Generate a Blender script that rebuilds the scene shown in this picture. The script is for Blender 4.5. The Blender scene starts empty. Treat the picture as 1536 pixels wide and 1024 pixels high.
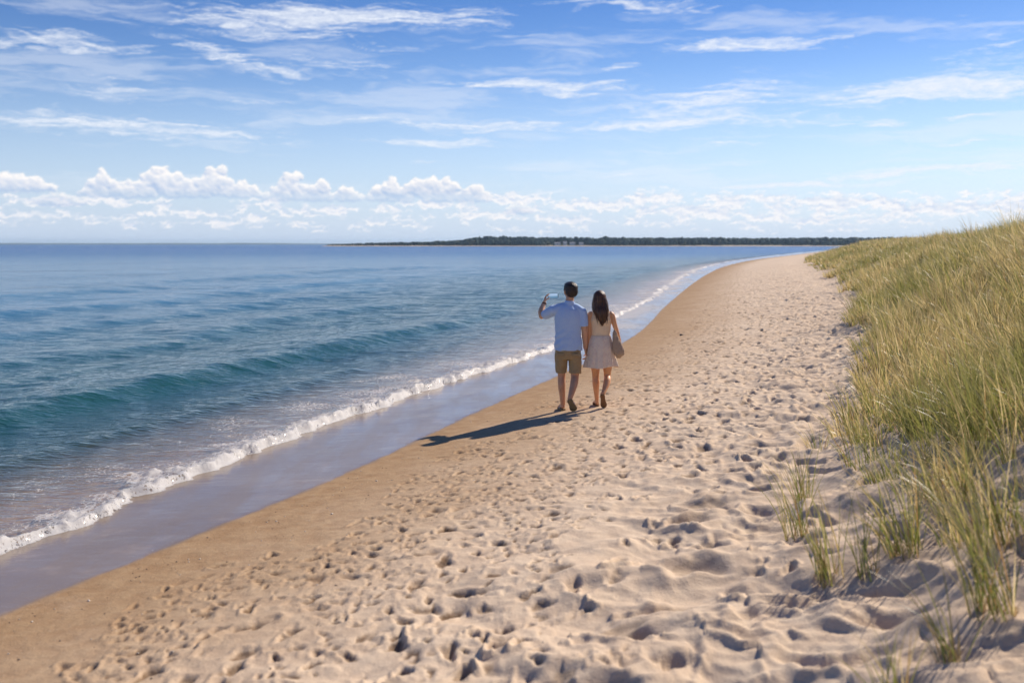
import bpy, bmesh, math, random
import numpy as np
from mathutils import Vector, Matrix
R = math.radians
rnd = random.Random(7)
rng = np.random.default_rng(11)
sc = bpy.context.scene
col = sc.collection

# ------------------------------------------------------------------ helpers
_perm = {}
def perlin(x, y, seed=0):
    if seed not in _perm:
        r = np.random.default_rng(seed + 100)
        p = r.permutation(512); a = r.random(512) * 2 * np.pi
        _perm[seed] = (p, np.cos(a), np.sin(a))
    p, gx, gy = _perm[seed]
    x = np.asarray(x, float); y = np.asarray(y, float)
    xi = np.floor(x).astype(np.int64); yi = np.floor(y).astype(np.int64)
    xf = x - xi; yf = y - yi
    u = xf * xf * xf * (xf * (xf * 6 - 15) + 10); v = yf * yf * yf * (yf * (yf * 6 - 15) + 10)
    def g(ix, iy, fx, fy):
        h = p[(p[ix & 511] + iy) & 511]
        return gx[h] * fx + gy[h] * fy
    a = g(xi, yi, xf, yf); b = g(xi + 1, yi, xf - 1, yf)
    c = g(xi, yi + 1, xf, yf - 1); d = g(xi + 1, yi + 1, xf - 1, yf - 1)
    return 1.5 * ((a + (b - a) * u) * (1 - v) + (c + (d - c) * u) * v)
def fbm(x, y, seed=0, octv=3, gain=.5):
    s = 0; a = 1
    for k in range(octv):
        s = s + a * perlin(x * 2 ** k + 7.3 * k, y * 2 ** k - 3.1 * k, seed + k); a *= gain
    return s
def sstep(x, a, b):
    t = np.clip((np.asarray(x, float) - a) / (b - a), 0, 1)
    return t * t * (3 - 2 * t)

def tag(o, label=None, cat=None, group=None, kind=None):
    if label: o['label'] = label
    if cat: o['category'] = cat
    if group: o['group'] = group
    if kind: o['kind'] = kind
    return o
def empty(name, loc, rz=0):
    o = bpy.data.objects.new(name, None); col.objects.link(o)
    o.location = loc; o.rotation_euler = (0, 0, rz); o.empty_display_size = .2
    return o
def mesh_np(name, V, F, mat=None, parent=None, smooth=True, attrs=None, colors=None):
    """V (n,3); F (m,k) quads or tris"""
    me = bpy.data.meshes.new(name)
    V = np.ascontiguousarray(V, dtype=np.float32); F = np.ascontiguousarray(F, dtype=np.int32)
    m, k = F.shape
    me.vertices.add(len(V)); me.vertices.foreach_set('co', V.ravel())
    me.loops.add(m * k); me.loops.foreach_set('vertex_index', F.ravel())
    me.polygons.add(m); me.polygons.foreach_set('loop_start', np.arange(0, m * k, k, dtype=np.int32))
    if smooth: me.polygons.foreach_set('use_smooth', np.ones(m, dtype=bool))
    for n, a in (attrs or {}).items():
        at = me.attributes.new(n, 'FLOAT', 'POINT'); at.data.foreach_set('value', np.ascontiguousarray(a, dtype=np.float32).ravel())
    for n, a in (colors or {}).items():
        at = me.attributes.new(n, 'FLOAT_COLOR', 'POINT')
        c = np.ones((len(V), 4), np.float32); c[:, :3] = a; at.data.foreach_set('color', c.ravel())
    me.update(calc_edges=True); me.validate()
    if mat: me.materials.append(mat)
    o = bpy.data.objects.new(name, me); col.objects.link(o)
    if parent: o.parent = parent
    return o
def grid_faces(nr, nc, mask=None):
    i = np.arange(nr - 1)[:, None] * nc + np.arange(nc - 1)[None, :]
    F = np.stack([i, i + 1, i + 1 + nc, i + nc], -1)
    if mask is not None: F = F[mask]
    return F.reshape(-1, 4)

class N:
    """tiny node-tree helper"""
    def __init__(s, nt): s.nt = nt; nt.nodes.clear()
    def n(s, t, **kw):
        nd = s.nt.nodes.new(t)
        ins = kw.pop('i', {})
        for k, v in kw.items(): setattr(nd, k, v)
        for k, v in ins.items():
            if hasattr(v, 'is_output') or isinstance(v, bpy.types.NodeSocket): s.nt.links.new(v, nd.inputs[k])
            else: nd.inputs[k].default_value = v
        return nd
    def math(s, op, a, b=0.0, c=None, clamp=False):
        i = {0: a, 1: b}
        if c is not None: i[2] = c
        return s.n('ShaderNodeMath', operation=op, use_clamp=clamp, i=i).outputs[0]
    def vmath(s, op, a, b=(0, 0, 0)):
        return s.n('ShaderNodeVectorMath', operation=op, i={0: a, 1: b}).outputs[0]
    def noise(s, vec, scale, detail=4, rough=.5, dist=0.0, out=0):
        return s.n('ShaderNodeTexNoise', i={'Vector': vec, 'Scale': scale, 'Detail': detail, 'Roughness': rough, 'Distortion': dist}).outputs[out]
    def rng(s, v, a, b, c=0.0, d=1.0, interp='SMOOTHSTEP'):
        return s.n('ShaderNodeMapRange', interpolation_type=interp, i={0: v, 1: a, 2: b, 3: c, 4: d}).outputs[0]
    def mix(s, f, a, b):
        nd = s.nt.nodes.new('ShaderNodeMix'); nd.data_type = 'RGBA'
        for idx, v in ((0, f), (6, a), (7, b)):
            if isinstance(v, bpy.types.NodeSocket): s.nt.links.new(v, nd.inputs[idx])
            else:
                if idx and len(v) == 3: v = (*v, 1)
                nd.inputs[idx].default_value = v
        return nd.outputs[2]
    def mapping(s, vec, scale=(1, 1, 1), loc=(0, 0, 0), rot=(0, 0, 0), vt='POINT'):
        return s.n('ShaderNodeMapping', vector_type=vt, i={'Vector': vec, 'Scale': scale, 'Location': loc, 'Rotation': rot}).outputs[0]
    def attr(s, name, out=2): return s.n('ShaderNodeAttribute', attribute_name=name).outputs[out]
    def bump(s, h, strength=1.0, dist=.01, normal=None):
        i = {'Strength': strength, 'Distance': dist, 'Height': h}
        if normal is not None: i['Normal'] = normal
        return s.n('ShaderNodeBump', i=i).outputs[0]
    def bsdf(s, **kw):
        return s.n('ShaderNodeBsdfPrincipled', i={k.replace('_', ' '): ((*v, 1) if isinstance(v, tuple) and len(v) == 3 and 'Normal' not in k else v) for k, v in kw.items()}).outputs[0]
    def out(s, sh): s.n('ShaderNodeOutputMaterial', i={'Surface': sh})
def newmat(name):
    m = bpy.data.materials.new(name); m.use_nodes = True
    return m, N(m.node_tree)

# ------------------------------------------------------------------ camera
CAMZ = 2.5
cam = bpy.data.cameras.new('camera'); cam_o = bpy.data.objects.new('camera', cam); col.objects.link(cam_o)
cam.sensor_width = 36; cam.lens = 35.0; cam.clip_end = 90000; cam.clip_start = .05
cam_o.location = (0, 0, CAMZ); cam_o.rotation_euler = (R(90 - 5.585), 0, 0)
cam.dof.use_dof = True; cam.dof.focus_distance = 14.0; cam.dof.aperture_fstop = 1.7
sc.camera = cam_o
SUN_AZ, SUN_EL = R(45), R(36)
sun = bpy.data.lights.new('sun', 'SUN'); sun_o = bpy.data.objects.new('sun', sun); col.objects.link(sun_o)
sun.energy = 5.0; sun.angle = R(.55); sun.color = (1.0, .88, .74)
sd = Vector((math.sin(SUN_AZ) * math.cos(SUN_EL), math.cos(SUN_AZ) * math.cos(SUN_EL), math.sin(SUN_EL)))
sun_o.rotation_euler = sd.to_track_quat('Z', 'Y').to_euler()
sc.view_settings.view_transform = 'Standard'; sc.view_settings.look = 'None'
sc.view_settings.exposure = 0.25; sc.view_settings.gamma = 1.0
sc.cycles.max_bounces = 6; sc.cycles.transparent_max_bounces = 12; sc.cycles.caustics_reflective = False; sc.cycles.caustics_refractive = False

# ------------------------------------------------------------------ sky with clouds
def px_ang(px, py):
    u = (px - 768) / 1493; v = (512 - py) / 1493; th = R(5.585)
    d = Vector((u, math.cos(th) + v * math.sin(th), -math.sin(th) + v * math.cos(th))).normalized()
    return math.atan2(d.x, d.y), math.asin(d.z)
def build_world():
    w = bpy.data.worlds.new("World"); sc.world = w; w.use_nodes = True
    n = N(w.node_tree)
    sky = n.n('ShaderNodeTexSky', sky_type='NISHITA', sun_disc=False, sun_elevation=SUN_EL, sun_rotation=SUN_AZ,
              altitude=0, air_density=1.0, dust_density=.2, ozone_density=1.6)
    el = n.n('ShaderNodeSeparateXYZ', i={0: n.n('ShaderNodeTexCoord').outputs['Generated']}).outputs[2]
    tint = n.mix(n.rng(el, 0.0, .30), (.66, .71, .86), (.185, .34, .615))
    mu = n.n('ShaderNodeMix', data_type='RGBA', blend_type='MULTIPLY'); mu.inputs[0].default_value = 1
    w.node_tree.links.new(sky.outputs[0], mu.inputs[6]); w.node_tree.links.new(tint, mu.inputs[7])
    bg = n.n('ShaderNodeBackground', i={0: mu.outputs[2], 1: .13})
    n.n('ShaderNodeOutputWorld', i={0: bg.outputs[0]})
build_world()

def build_sky_dome():
    """cloud layers on a very distant partial dome; U,V = angle right of / above straight ahead, 1493 units per radian"""
    K = 1493.
    us = np.arange(-1250, 1251, 1.55); vs = np.concatenate([np.arange(-6, 384, 1.5), np.arange(386, 560, 6)])
    V_, U_ = np.meshgrid(vs, us, indexing='ij')
    def pu(px, py):
        a, e = px_ang(px, py); return a * K, e * K
    wu = U_ + 26 * fbm(U_ / 150, V_ / 26, 200, 4); wv = V_ + 7 * fbm(U_ / 130, V_ / 30, 204, 4, .55)
    # wind-combed cirrus
    cir = [(500, 26, 330, 26, 1, 1.0), (400, 44, 200, 18, -3, .8), (90, 62, 150, 16, -2, .85), (335, 84, 130, 26, -14, .8), (490, 98, 150, 20, -4, .55), (440, 112, 60, 8, -8, .7),
           (165, 132, 90, 26, -10, .6), (160, 188, 340, 22, -2, .85), (360, 155, 120, 10, 0, .5), (800, 128, 230, 15, -2, 1.0), (850, 140, 110, 10, -2, .8), (1130, 68, 200, 15, 0, 1.0), (960, 10, 200, 14, -4, .6),
           (930, 99, 60, 10, 8, .7), (720, 188, 230, 13, -1, .95), (1000, 184, 220, 14, 3, 1.0), (1060, 152, 210, 28, 7, .85), (580, 70, 90, 8, 2, .6), (1150, 180, 200, 12, 0, .6),
           (1400, 134, 270, 28, 2, 1.1), (1480, 128, 160, 18, 2, 1.0), (650, 215, 160, 8, -1, .8), (1250, 188, 30, 7, 5, .8), (1312, 186, 42, 9, 5, .95), (1390, 258, 240, 10, 2, 1.0),
           (1200, 278, 220, 9, 1, .95), (1450, 213, 140, 8, 2, .6), (930, 261, 50, 5, 2, .8), (1460, 174, 40, 5, 4, .7), (1500, 65, 130, 14, 8, .5), (530, 180, 110, 10, 0, .55),
           (820, 288, 60, 7, 2, .8), (1100, 218, 120, 5, 2, .5), (620, 243, 90, 5, 0, .5), (1490, 90, 120, 16, 4, .45), (540, 270, 60, 4, 0, .4), (1225, 40, 160, 14, 3, .25), (300, 20, 200, 30, -3, .3), (900, 60, 160, 20, 2, .2)]
    m = np.zeros_like(U_)
    for (px, py, hx, hy, rot, st) in cir:
        u0, v0 = pu(px, py); a = R(rot); ca, sa = math.cos(a), math.sin(a)
        du = wu - u0; dv = wv - v0
        p = (du * ca + dv * sa) / hx; q = (-du * sa + dv * ca) / hy
        m = np.maximum(m, st * np.clip(1 - np.sqrt(p * p + q * q), 0, 1))
    fib = .55 * fbm(wu / 130, (wv - .03 * wu) / 7.0, 210, 5, .62) + .45 * fbm(wu / 38, (wv + .10 * wu) / 5.0, 216, 4, .6)
    ci = sstep(m * 1.10 + .50 * fib, .16, 1.06) * sstep(m, 0, .22)
    fine = .5 + .5 * fbm(U_ / 22, V_ / 9, 222, 4, .65)
    ci = ci * (.72 + .4 * np.clip(fine, 0, 1))
    veil = .34 * sstep(fbm(wu / 420, wv / 46, 226, 5, .6) + .35 * fib, -.1, .9) * sstep(V_, 20, 120)
    ci = np.clip(np.maximum(ci * .86, veil), 0, .96)
    # cumulus: heaped puffs standing on flat bases
    r = np.random.default_rng(77)
    Hh = np.full_like(U_, -99.0)
    wu2 = U_ + 2.6 * fbm(U_ / 11, V_ / 9, 230, 4, .6); wv2 = V_ + 2.2 * fbm(U_ / 11, V_ / 9, 236, 4, .6)
    near = [(-60, 284, 60, 32), (0, 283, 52, 30), (42, 285, 34, 22), (88, 306, 34, 16), (150, 293, 26, 38), (185, 294, 34, 28), (243, 294, 46, 44), (290, 294, 30, 34), (322, 294, 36, 50), (362, 294, 30, 26), (438, 299, 40, 44), (475, 299, 30, 34), (520, 299, 22, 22),
            (580, 300, 30, 38), (634, 301, 46, 44), (672, 301, 40, 38), (712, 301, 26, 30), (780, 318, 18, 12)]
    for (px, py, hw, hh) in near:
        u0, v0 = pu(px, py)
        for k in range(int(hw * 2.6)):
            t = r.uniform(-1, 1); top = hh * (1 - abs(t) ** 1.8) * r.uniform(.55, 1.0)
            rad = r.uniform(2.2, 10.5) * (1 - .45 * abs(t))
            cv = max(rad * .55, r.uniform(0, 1) ** .7 * top - rad * .6); cu = u0 + t * hw
            j0, j1 = np.searchsorted(vs, [v0 + cv - rad - 6, v0 + cv + rad + 6]); i0, i1 = np.searchsorted(us, [cu - rad - 6, cu + rad + 6])
            if i1 <= i0: continue
            d2 = (wu2[j0:j1, i0:i1] - cu) ** 2 + ((wv2[j0:j1, i0:i1] - v0 - cv)) ** 2
            h = np.sqrt(np.clip(rad * rad - d2, 0, None)) + rad * .4 + r.uniform(-1.5, 1.5)
            Hh[j0:j1, i0:i1] = np.where(d2 < rad * rad, np.maximum(Hh[j0:j1, i0:i1], h), Hh[j0:j1, i0:i1])
    mk = (Hh > -50).astype(float); Hc = np.where(Hh > -50, Hh, 0)
    def blur(A, n):
        k = np.hanning(n + 2)[1:-1]; k /= k.sum()
        A = np.apply_along_axis(lambda a: np.convolve(a, k, 'same'), 1, A); return np.apply_along_axis(lambda a: np.convolve(a, k, 'same'), 0, A)
    Hs = blur(Hc + 1.1 * mk * fbm(U_ / 5.5, V_ / 5, 240, 3, .6), 3); ms = blur(mk, 5)
    gy, gx = np.gradient(Hs)
    L = .62 - .24 * gy - .12 * gx
    base_v = np.zeros_like(V_)
    body = blur(mk, 31)
    vrel = np.clip((V_ - (pu(768, 298)[1])) / 34, 0, 1)
    L = L - .38 * (1 - vrel) * sstep(body, .3, .95)
    L = np.clip(L + .10 * fbm(U_ / 14, V_ / 9, 244, 3), 0, 1)
    a_near = sstep(ms + .22 * fbm(U_ / 7, V_ / 6, 246, 4, .65) * (ms > .02), .12, .95) * (.55 + .40 * sstep(vrel, .0, .35))
    # farther broken bank near the horizon
    cum2 = [(60, 300, 110, 14, .85), (170, 304, 100, 11, .8), (230, 304, 40, 9, .8), (390, 306, 70, 13, .9), (300, 322, 220, 10, .7), (40, 322, 160, 12, .7), (500, 314, 170, 14, .75), (650, 308, 150, 12, .85), (775, 300, 80, 18, 1), (840, 311, 100, 15, .9),
            (900, 308, 100, 20, .95), (985, 303, 70, 24, 1.1), (1050, 312, 120, 20, .95), (1120, 298, 140, 16, .9), (1250, 304, 150, 21, 1.05), (1370, 308, 140, 20, .95), (1500, 304, 110, 22, 1.05), (760, 328, 320, 13, .7), (1200, 328, 480, 18, .75), (400, 336, 640, 10, .55), (1000, 344, 800, 9, .4)]
    m2 = np.zeros_like(U_)
    for (px, py, hx, hy, st) in cum2:
        u0, v0 = pu(px, py)
        p = (wu2 - u0) / hx; q = (wv2 - v0) / hy
        m2 = np.maximum(m2, st * np.clip(1 - np.sqrt(p * p + q * q), 0, 1) ** .7)
    vv = np.maximum(V_, 12)
    def bank(du, dv, s0):
        x_ = (wu2 + du) / 40; y_ = (wv2 + dv) / 13
        return fbm(x_, y_, s0, 5, .56) + .55 * (.5 - np.abs(perlin((wu2 + du) / 19, (wv2 + dv) / 10, s0 + 9)) * 2)
    b0 = bank(0, 0, 260); b1 = bank(-2.2, -2.6, 260)
    a_far = sstep(m2 * 1.05 + .48 * b0, .34, .86) * .86 * sstep(m2, 0, .15)
    L2 = np.clip(.70 + .75 * (b0 - b1) * 1.0 , .05, 1)
    # colours (scene-linear radiance of the cloud, as lit by the afternoon sun)
    sh = np.array([.37, .48, .68]); li = np.array([.92, .875, .845])
    Cn = sh + (li - sh) * L[..., None]
    Cf = np.array([.50, .585, .745]) + (np.array([.86, .835, .84]) - np.array([.50, .585, .745])) * L2[..., None]
    # bright milky air low over the water
    hz = np.clip(1 - (V_ - 2) / 250, 0, 1) ** 1.2 * .85
    Ch = np.array([.50, .61, .80]) * np.ones_like(Cn)
    Cc = np.array([.74, .775, .84]) * np.ones_like(Cn)
    def over(ca, aa, cb, ab):
        ao = aa + ab * (1 - aa); c_ = (ca * aa[..., None] + cb * (ab * (1 - aa))[..., None]) / np.maximum(ao, 1e-4)[..., None]
        return c_, ao
    c, a = over(Cf, a_far, Ch, hz)
    c, a = over(Cn, a_near, c, a)
    c, a = over(Cc, ci * (1 - .0 * hz), c, a)
    edge = sstep(us, -1250, -1120) * (1 - sstep(us, 1120, 1250)); a = a * edge[None, :] * (1 - sstep(V_, 470, 556))
    Rr = 52000.
    az = U_ / K; el = V_ / K
    X = Rr * np.sin(az) * np.cos(el); Y = Rr * np.cos(az) * np.cos(el); Z = Rr * np.sin(el)
    mt, n = newmat('cloudy_sky')
    em = n.n('ShaderNodeEmission', i={0: n.attr('tone', 0), 1: 1.0}).outputs[0]
    tr = n.n('ShaderNodeBsdfTransparent').outputs[0]
    n.out(n.n('ShaderNodeMixShader', i={0: n.attr('cover'), 1: tr, 2: em}).outputs[0])
    mt.use_backface_culling = False
    try: mt.cycles.emission_sampling = 'NONE'
    except Exception: pass
    o = mesh_np('sky', np.stack([X, Y, Z], -1).reshape(-1, 3), grid_faces(*U_.shape), mt, attrs={'cover': a}, colors={'tone': c.reshape(-1, 3)})
    tag(o, kind='structure')
build_sky_dome()

# ------------------------------------------------------------------ the lie of the land
def curve(pts, ks=9):
    P = np.array(pts, float)
    u = np.log(P[:, 1] + 12); uu = np.linspace(u[0], u[-1], 2400)
    xx = np.interp(uu, u, P[:, 0] / (P[:, 1] + 12))
    k = np.hanning(90); k /= k.sum()
    xx = np.convolve(np.pad(xx, 45, mode='edge'), k, 'same')[45:-45]
    return lambda Y: np.interp(np.log(np.maximum(np.asarray(Y, float), -11) + 12), uu, xx) * (np.asarray(Y, float) + 12)
Ec = curve([(-9.0, -11), (-5.6, -1), (-4.5, 3.0), (-3.75, 5.6), (-3.38, 6.36), (-3.19, 6.93), (-2.95, 7.7), (-2.68, 8.34), (-2.29, 9.09), (-1.84, 10.04), (-1.33, 11.62), (-1.05, 12.64), (-.83, 13.97), (-.09, 15.81), (.75, 17.83), (2.61, 23.93), (4.14, 29.78), (5.18, 35.56), (7.15, 44.08), (11.44, 62.86), (23.14, 109.3), (37.43, 154.9), (61.6, 218.8), (400, 1000), (40000, 90000)])
Fc = curve([(-10.4, -11), (-7, -1), (-5.6, 3.0), (-4.6, 6.2), (-4.11, 7.78), (-3.91, 8.54), (-3.69, 9.5), (-3.43, 10.74), (-3.02, 12.09), (-2.54, 13.97), (-1.84, 16.23), (-.86, 18.75), (.95, 22.74), (3.0, 31.85), (5.9, 43.05), (9.6, 60.8), (21, 109.3), (35, 154.9), (57, 218.8), (396, 1000), (39900, 90000)])
Bc = curve([(-3, -11), (.6, -1), (1.35, 2.5), (1.65, 4.0), (2.0, 5.7), (2.55, 8.1), (4.0, 11.5), (5.5, 15.5), (6.9, 20), (8.3, 25.3), (12.6, 38), (15.0, 46), (23.5, 78), (34.3, 119), (74, 225), (430, 1000), (45000, 90000)])
def dune_u(x, y):
    W = 4.4 + .035 * np.clip(y, 0, 200)
    wob = .7 * perlin(x * .05, y * .23, 41) + .35 * perlin(x * .2, y * .6, 42)
    return (x - Bc(y) - wob * sstep(y, 8, 20)) / W
def terrain(x, y):
    x = np.asarray(x, float); y = np.asarray(y, float)
    s = (x - Ec(y)) * .88
    z = .030 + np.where(s > 0, .105 * np.minimum(s, 2.2) + .085 * np.clip(s - 2.2, 0, 3.2) + .035 * np.clip(s - 5.4, 0, 6), 0)
    sw = np.clip(-s, 0, 1.6)
    z = z - .034 * sw
    z = z - (.045 * np.clip(-s - 1.6, 0, 2.4) + .085 * np.clip(-s - 4.0, 0, None)) / (1 + np.clip(-s - 1.6, 0, None) * .012)
    z = np.maximum(z, -4.0)
    u = dune_u(x, y)
    H = 1.55 + .25 * perlin(x * .03 + 5, y * .045, 51) + .22 * sstep(y, 45, 85) + .55 * (1 - sstep(y, 24, 70))
    d = H * sstep(u, -.12, 1.15) + .18 * sstep(u, .1, .7) * perlin(x * .33, y * .3, 52)
    return z + d
dry = lambda x, y: sstep((x - Ec(y)) * .88, 1.6, 5.2)
def ground_z(x, y): return float(terrain(x, y))

# ------------------------------------------------------------------ sand
TUFT_XY = [(1.60, 4.00), (1.98, 4.33), (2.30, 4.62), (1.88, 5.72), (2.08, 5.66), (2.32, 5.74), (2.02, 6.9), (2.30, 7.7), (2.72, 5.35)]
def build_sand():
    t = np.concatenate([-np.geomspace(9, .37, 26), np.linspace(-.36, .56, 1000), np.geomspace(.57, 9, 30)])
    Yr = np.concatenate([np.linspace(-5.6, 2.2, 60)[:-1], np.exp(np.arange(np.log(2.2 + 6), np.log(95 + 6), .00195)) - 6])
    Yr = np.concatenate([Yr, np.exp(np.linspace(np.log(Yr[-1] + 7), np.log(30000), 110)) - 6])
    YY = np.repeat(Yr[:, None], len(t), 1); XX = t[None, :] * (YY + 6)
    nr, nc = XX.shape
    Z = terrain(XX, YY)
    s = (XX - Ec(YY)) * .88
    D = sstep(s, 1.4, 4.6) * (1 - .55 * sstep(YY, 30, 90))
    near = YY < 97
    j1 = np.searchsorted(Yr, 97)
    x, y = XX[:j1], YY[:j1]; d = D[:j1]
    u = dune_u(x, y)
    soft = sstep(u, -.45, .1)
    wx = x + .12 * perlin(x * 2, y * 2, 3); wy = y + .12 * perlin(x * 2 + 9, y * 2, 4)
    nr_ = 1 - sstep(y, 6, 10)
    h = d * ((.040 + .035 * nr_) * fbm(wx * 1.25, wy * 1.5, 5, 2) + .030 * (1 - .6 * soft) * (1 - .35 * nr_) * fbm(wx * 3.2, wy * 3.8, 6, 3, .55) - .030 * np.abs(perlin(wx * 2.2, wy * 2.9, 8)) - .016 * np.abs(perlin(wx * 5.2, wy * 6.0, 18)))
    h += soft * d * (.065 * (.5 - np.abs(perlin(wx * .9, wy * 1.5, 9))) + .006 * np.sin((x * .7 + y * 1.9) * 26 + 3 * perlin(x * 1.5, y * 1.5, 2)) * sstep(perlin(x * .9, y * .9, 12), 0, .5))
    h += .004 * sstep(s[:j1], .3, 1.5) * fbm(x * 6, y * 6, 15, 2)
    Z[:j1] += h
    P = np.zeros_like(Z[:j1])
    # footprints
    def stamp(px, py, ang, L, Wd, dep, rim):
        Rr = L * 1.5
        ja, jb = np.searchsorted(Yr[:j1], [py - Rr, py + Rr]); ia, ib = np.searchsorted(t, [(px - Rr) / (py + 6), (px + Rr) / (py + 6)])
        if jb <= ja or ib <= ia: return
        dx = XX[ja:jb, ia:ib] - px; dy = YY[ja:jb, ia:ib] - py
        a = (dx * math.sin(ang) + dy * math.cos(ang)); b = (dx * math.cos(ang) - dy * math.sin(ang))
        wd = Wd * (1 + .22 * np.clip(a / L, -1, 1) - .26 * np.exp(-((a / L + .12) / .30) ** 2))
        tt = np.arctan2(b / Wd, a / L); wobn = 1 + .16 * np.sin(3 * tt + px * 9) + .10 * np.sin(5 * tt + py * 7); tl_ = .55 * math.sin(px * 31 + py * 17)
        q = np.sqrt((a / L) ** 2 + (b / wd) ** 2) * wobn
        prof = -dep * (1 - sstep(q, .25, 1.15)) * (1 + tl_ * np.clip(a / L, -1, 1)) + rim * np.exp(-((q - 1.30) / .30) ** 2) * (1 - .7 * np.clip(a / L, -1, 1))
        P[ja:jb, ia:ib] = np.where(np.abs(P[ja:jb, ia:ib]) > 1e-4, .55 * P[ja:jb, ia:ib] + prof * .95, prof)
    r = np.random.default_rng(5)
    lst = []
    # walkers' tracks, chains of left-right prints roughly along the shore
    def track(s0, y0, y1, drift, wet):
        y = y0; k = 0; s_ = s0
        while y < y1:
            step = r.uniform(.55, .78)
            x = float(Ec(y)) + s_ / .88
            dxdy = (float(Ec(y + .5)) - float(Ec(y))) / .5
            ang = math.atan(dxdy) + r.normal(0, .08)
            side = .11 if k % 2 else -.11
            lst.append((x + side * math.cos(ang), y, ang + side * 1.2, wet, 1))
            y += step * math.cos(ang); s_ += drift * step; k += 1
    for s0, y0, y1, dr, dw in [(1.15, 4.6, 11, .05, .5), (1.5, 5.5, 13, .02, .6), (1.95, 4.2, 12, -.02, .6), (1.2, 17, 34, .01, .5), (1.35, 12.2, 60, .02, .5), (1.75, 4.5, 40, .03, .6), (2.3, 3, 80, -.004, .7), (2.9, 3, 80, .01, .9), (2.1, 20, 90, .01, .7), (3.1, 14, 90, 0, .8), (2.6, 6, 12, .03, .8), (1.5, 30, 90, .01, .5)]:
        track(s0, y0, y1, dr, dw)
    n = 0
    while n < 6800:
        # density falls with distance, fills the dry beach
        y = math.exp(r.uniform(math.log(2.5), math.log(95))) if r.random() < .55 else r.uniform(3, 90)
        e = float(Ec(y)); b = float(Bc(y))
        if r.random() < .12: s_ = r.uniform(1.3, 3.0); x = e + s_ / .88
        else:
            x = r.uniform(e + 2.4, b + .8); s_ = (x - e) * .88
        if y < 9 and x > -.1 + .06 * y and r.random() < .80: continue
        ang = math.atan((float(Ec(y + .5)) - e) / .5) + r.normal(0, .5) + (math.pi if r.random() < .5 else 0)
        lst.append((x, y, ang, min(1, .35 + .25 * (s_ - 1.2)), 0)); n += 1
    r.shuffle(lst)
    # wide slumped hollows in the soft dry sand close by
    for i in range(0):
        y = r.uniform(2.6, 9.5); x = r.uniform(-.9, float(Bc(y)) + 1.0)
        if (x - float(Ec(y))) * .88 < 4.2: continue
        stamp(x, y, r.normal(1.3, .7), r.uniform(.13, .28), r.uniform(.09, .17), r.uniform(.018, .050), .014)
    for (x, y, ang, k, tr) in lst:
        if ((x - .83) / .55) ** 2 + ((y - 13.75) / .45) ** 2 < 1: continue
        k = float(k); sc_ = r.uniform(.62, 1.12) if r.random() < .85 else r.uniform(1.12, 1.4)
        if k > .6: k *= r.uniform(.35, 1.25)
        uu = float(dune_u(x, y))
        if uu > .25: continue
        depth = (.012 + .028 * k) * r.uniform(.6, 1.35) * (1 + .5 * min(1, y / 30)) 
        stamp(x, y, ang, .135 * sc_, (.052 + .02 * k) * sc_, depth, depth * (.22 + .12 * k))
        if k > .5 and r.random() < .5:
            stamp(x + r.uniform(-.06, .06), y + r.uniform(-.08, .08), ang, .07 * sc_, .06 * sc_, depth * .7, depth * .25)
    for i in range(360):
        y = r.uniform(2.6, 11.0); x = r.uniform(-1.2, float(Bc(y)) + 1.4)
        if (x - float(Ec(y))) * .88 < 3.8 or min((x - q[0]) ** 2 + (y - q[1]) ** 2 for q in TUFT_XY) < .045: continue
        stamp(x, y, r.normal(1.3, .8), r.uniform(.12, .27), r.uniform(.08, .17), r.uniform(.022, .060), .016)
    # kicked-up crumbs and shallow scuffs trailing through the firm strip
    for i in range(170):
        y0_ = math.exp(r.uniform(math.log(4.5), math.log(60))); s0_ = max(1.05, r.normal(1.9, .65))
        for q in range(int(r.integers(5, 22))):
            y = y0_ + r.normal(0, .30); s_ = s0_ + r.normal(0, .13); x = float(Ec(y)) + s_ / .88
            if ((x - .83) / .55) ** 2 + ((y - 13.75) / .45) ** 2 < 1: continue
            L_ = r.uniform(.025, .075) * (1 + .012 * y); dd = r.uniform(.010, .024)
            stamp(x, y, r.uniform(0, 3.1), L_, L_ * r.uniform(.4, .8), dd, dd * .28)
    Z[:j1] += P
    # small crumbs kicked up on the firm sand
    cr = sstep(perlin(x * 5, y * 5, 21), .25, .6) * sstep(s[:j1], 1.1, 2.2)
    cr = np.maximum(cr * .8, sstep(fbm(x * 1.6, y * 1.1, 23, 2), .22, .6) * sstep(s[:j1], 1.2, 1.8) * (1 - sstep(s[:j1], 3.0, 4.4)))
    Z[:j1] += (.006 * cr + .006) * cr * fbm(x * 15, y * 15, 22, 2) * (1 - sstep(y, 18, 34))
    global real_z
    def real_z(px, py):
        px = np.asarray(px, float); py = np.asarray(py, float)
        j = np.clip(np.searchsorted(Yr, py), 1, len(Yr) - 1); a = (py - Yr[j - 1]) / (Yr[j] - Yr[j - 1])
        tt = px / (py + 6); i = np.clip(np.searchsorted(t, tt), 1, len(t) - 1); b = (tt - t[i - 1]) / (t[i] - t[i - 1])
        return (Z[j - 1, i - 1] * (1 - a) + Z[j, i - 1] * a) * (1 - b) + (Z[j - 1, i] * (1 - a) + Z[j, i] * a) * b
    V = np.stack([XX, YY, Z], -1).reshape(-1, 3)
    wn = s + .28 * perlin(XX * .5, YY * .5, 31)+ .08 * perlin(XX * 2, YY * 2, 32)
    wet = 1 - sstep(wn + .25 * perlin(XX * 1.3, YY * 1.1, 34), .1, 3.3)
    gloss = 1 - sstep(s + .03 * perlin(XX * 3, YY * 3, 33), -.03, .09)
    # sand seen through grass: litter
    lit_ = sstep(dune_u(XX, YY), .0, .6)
    m, n = newmat('sand')
    geo = n.n('ShaderNodeNewGeometry'); pos = geo.outputs['Position']
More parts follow.
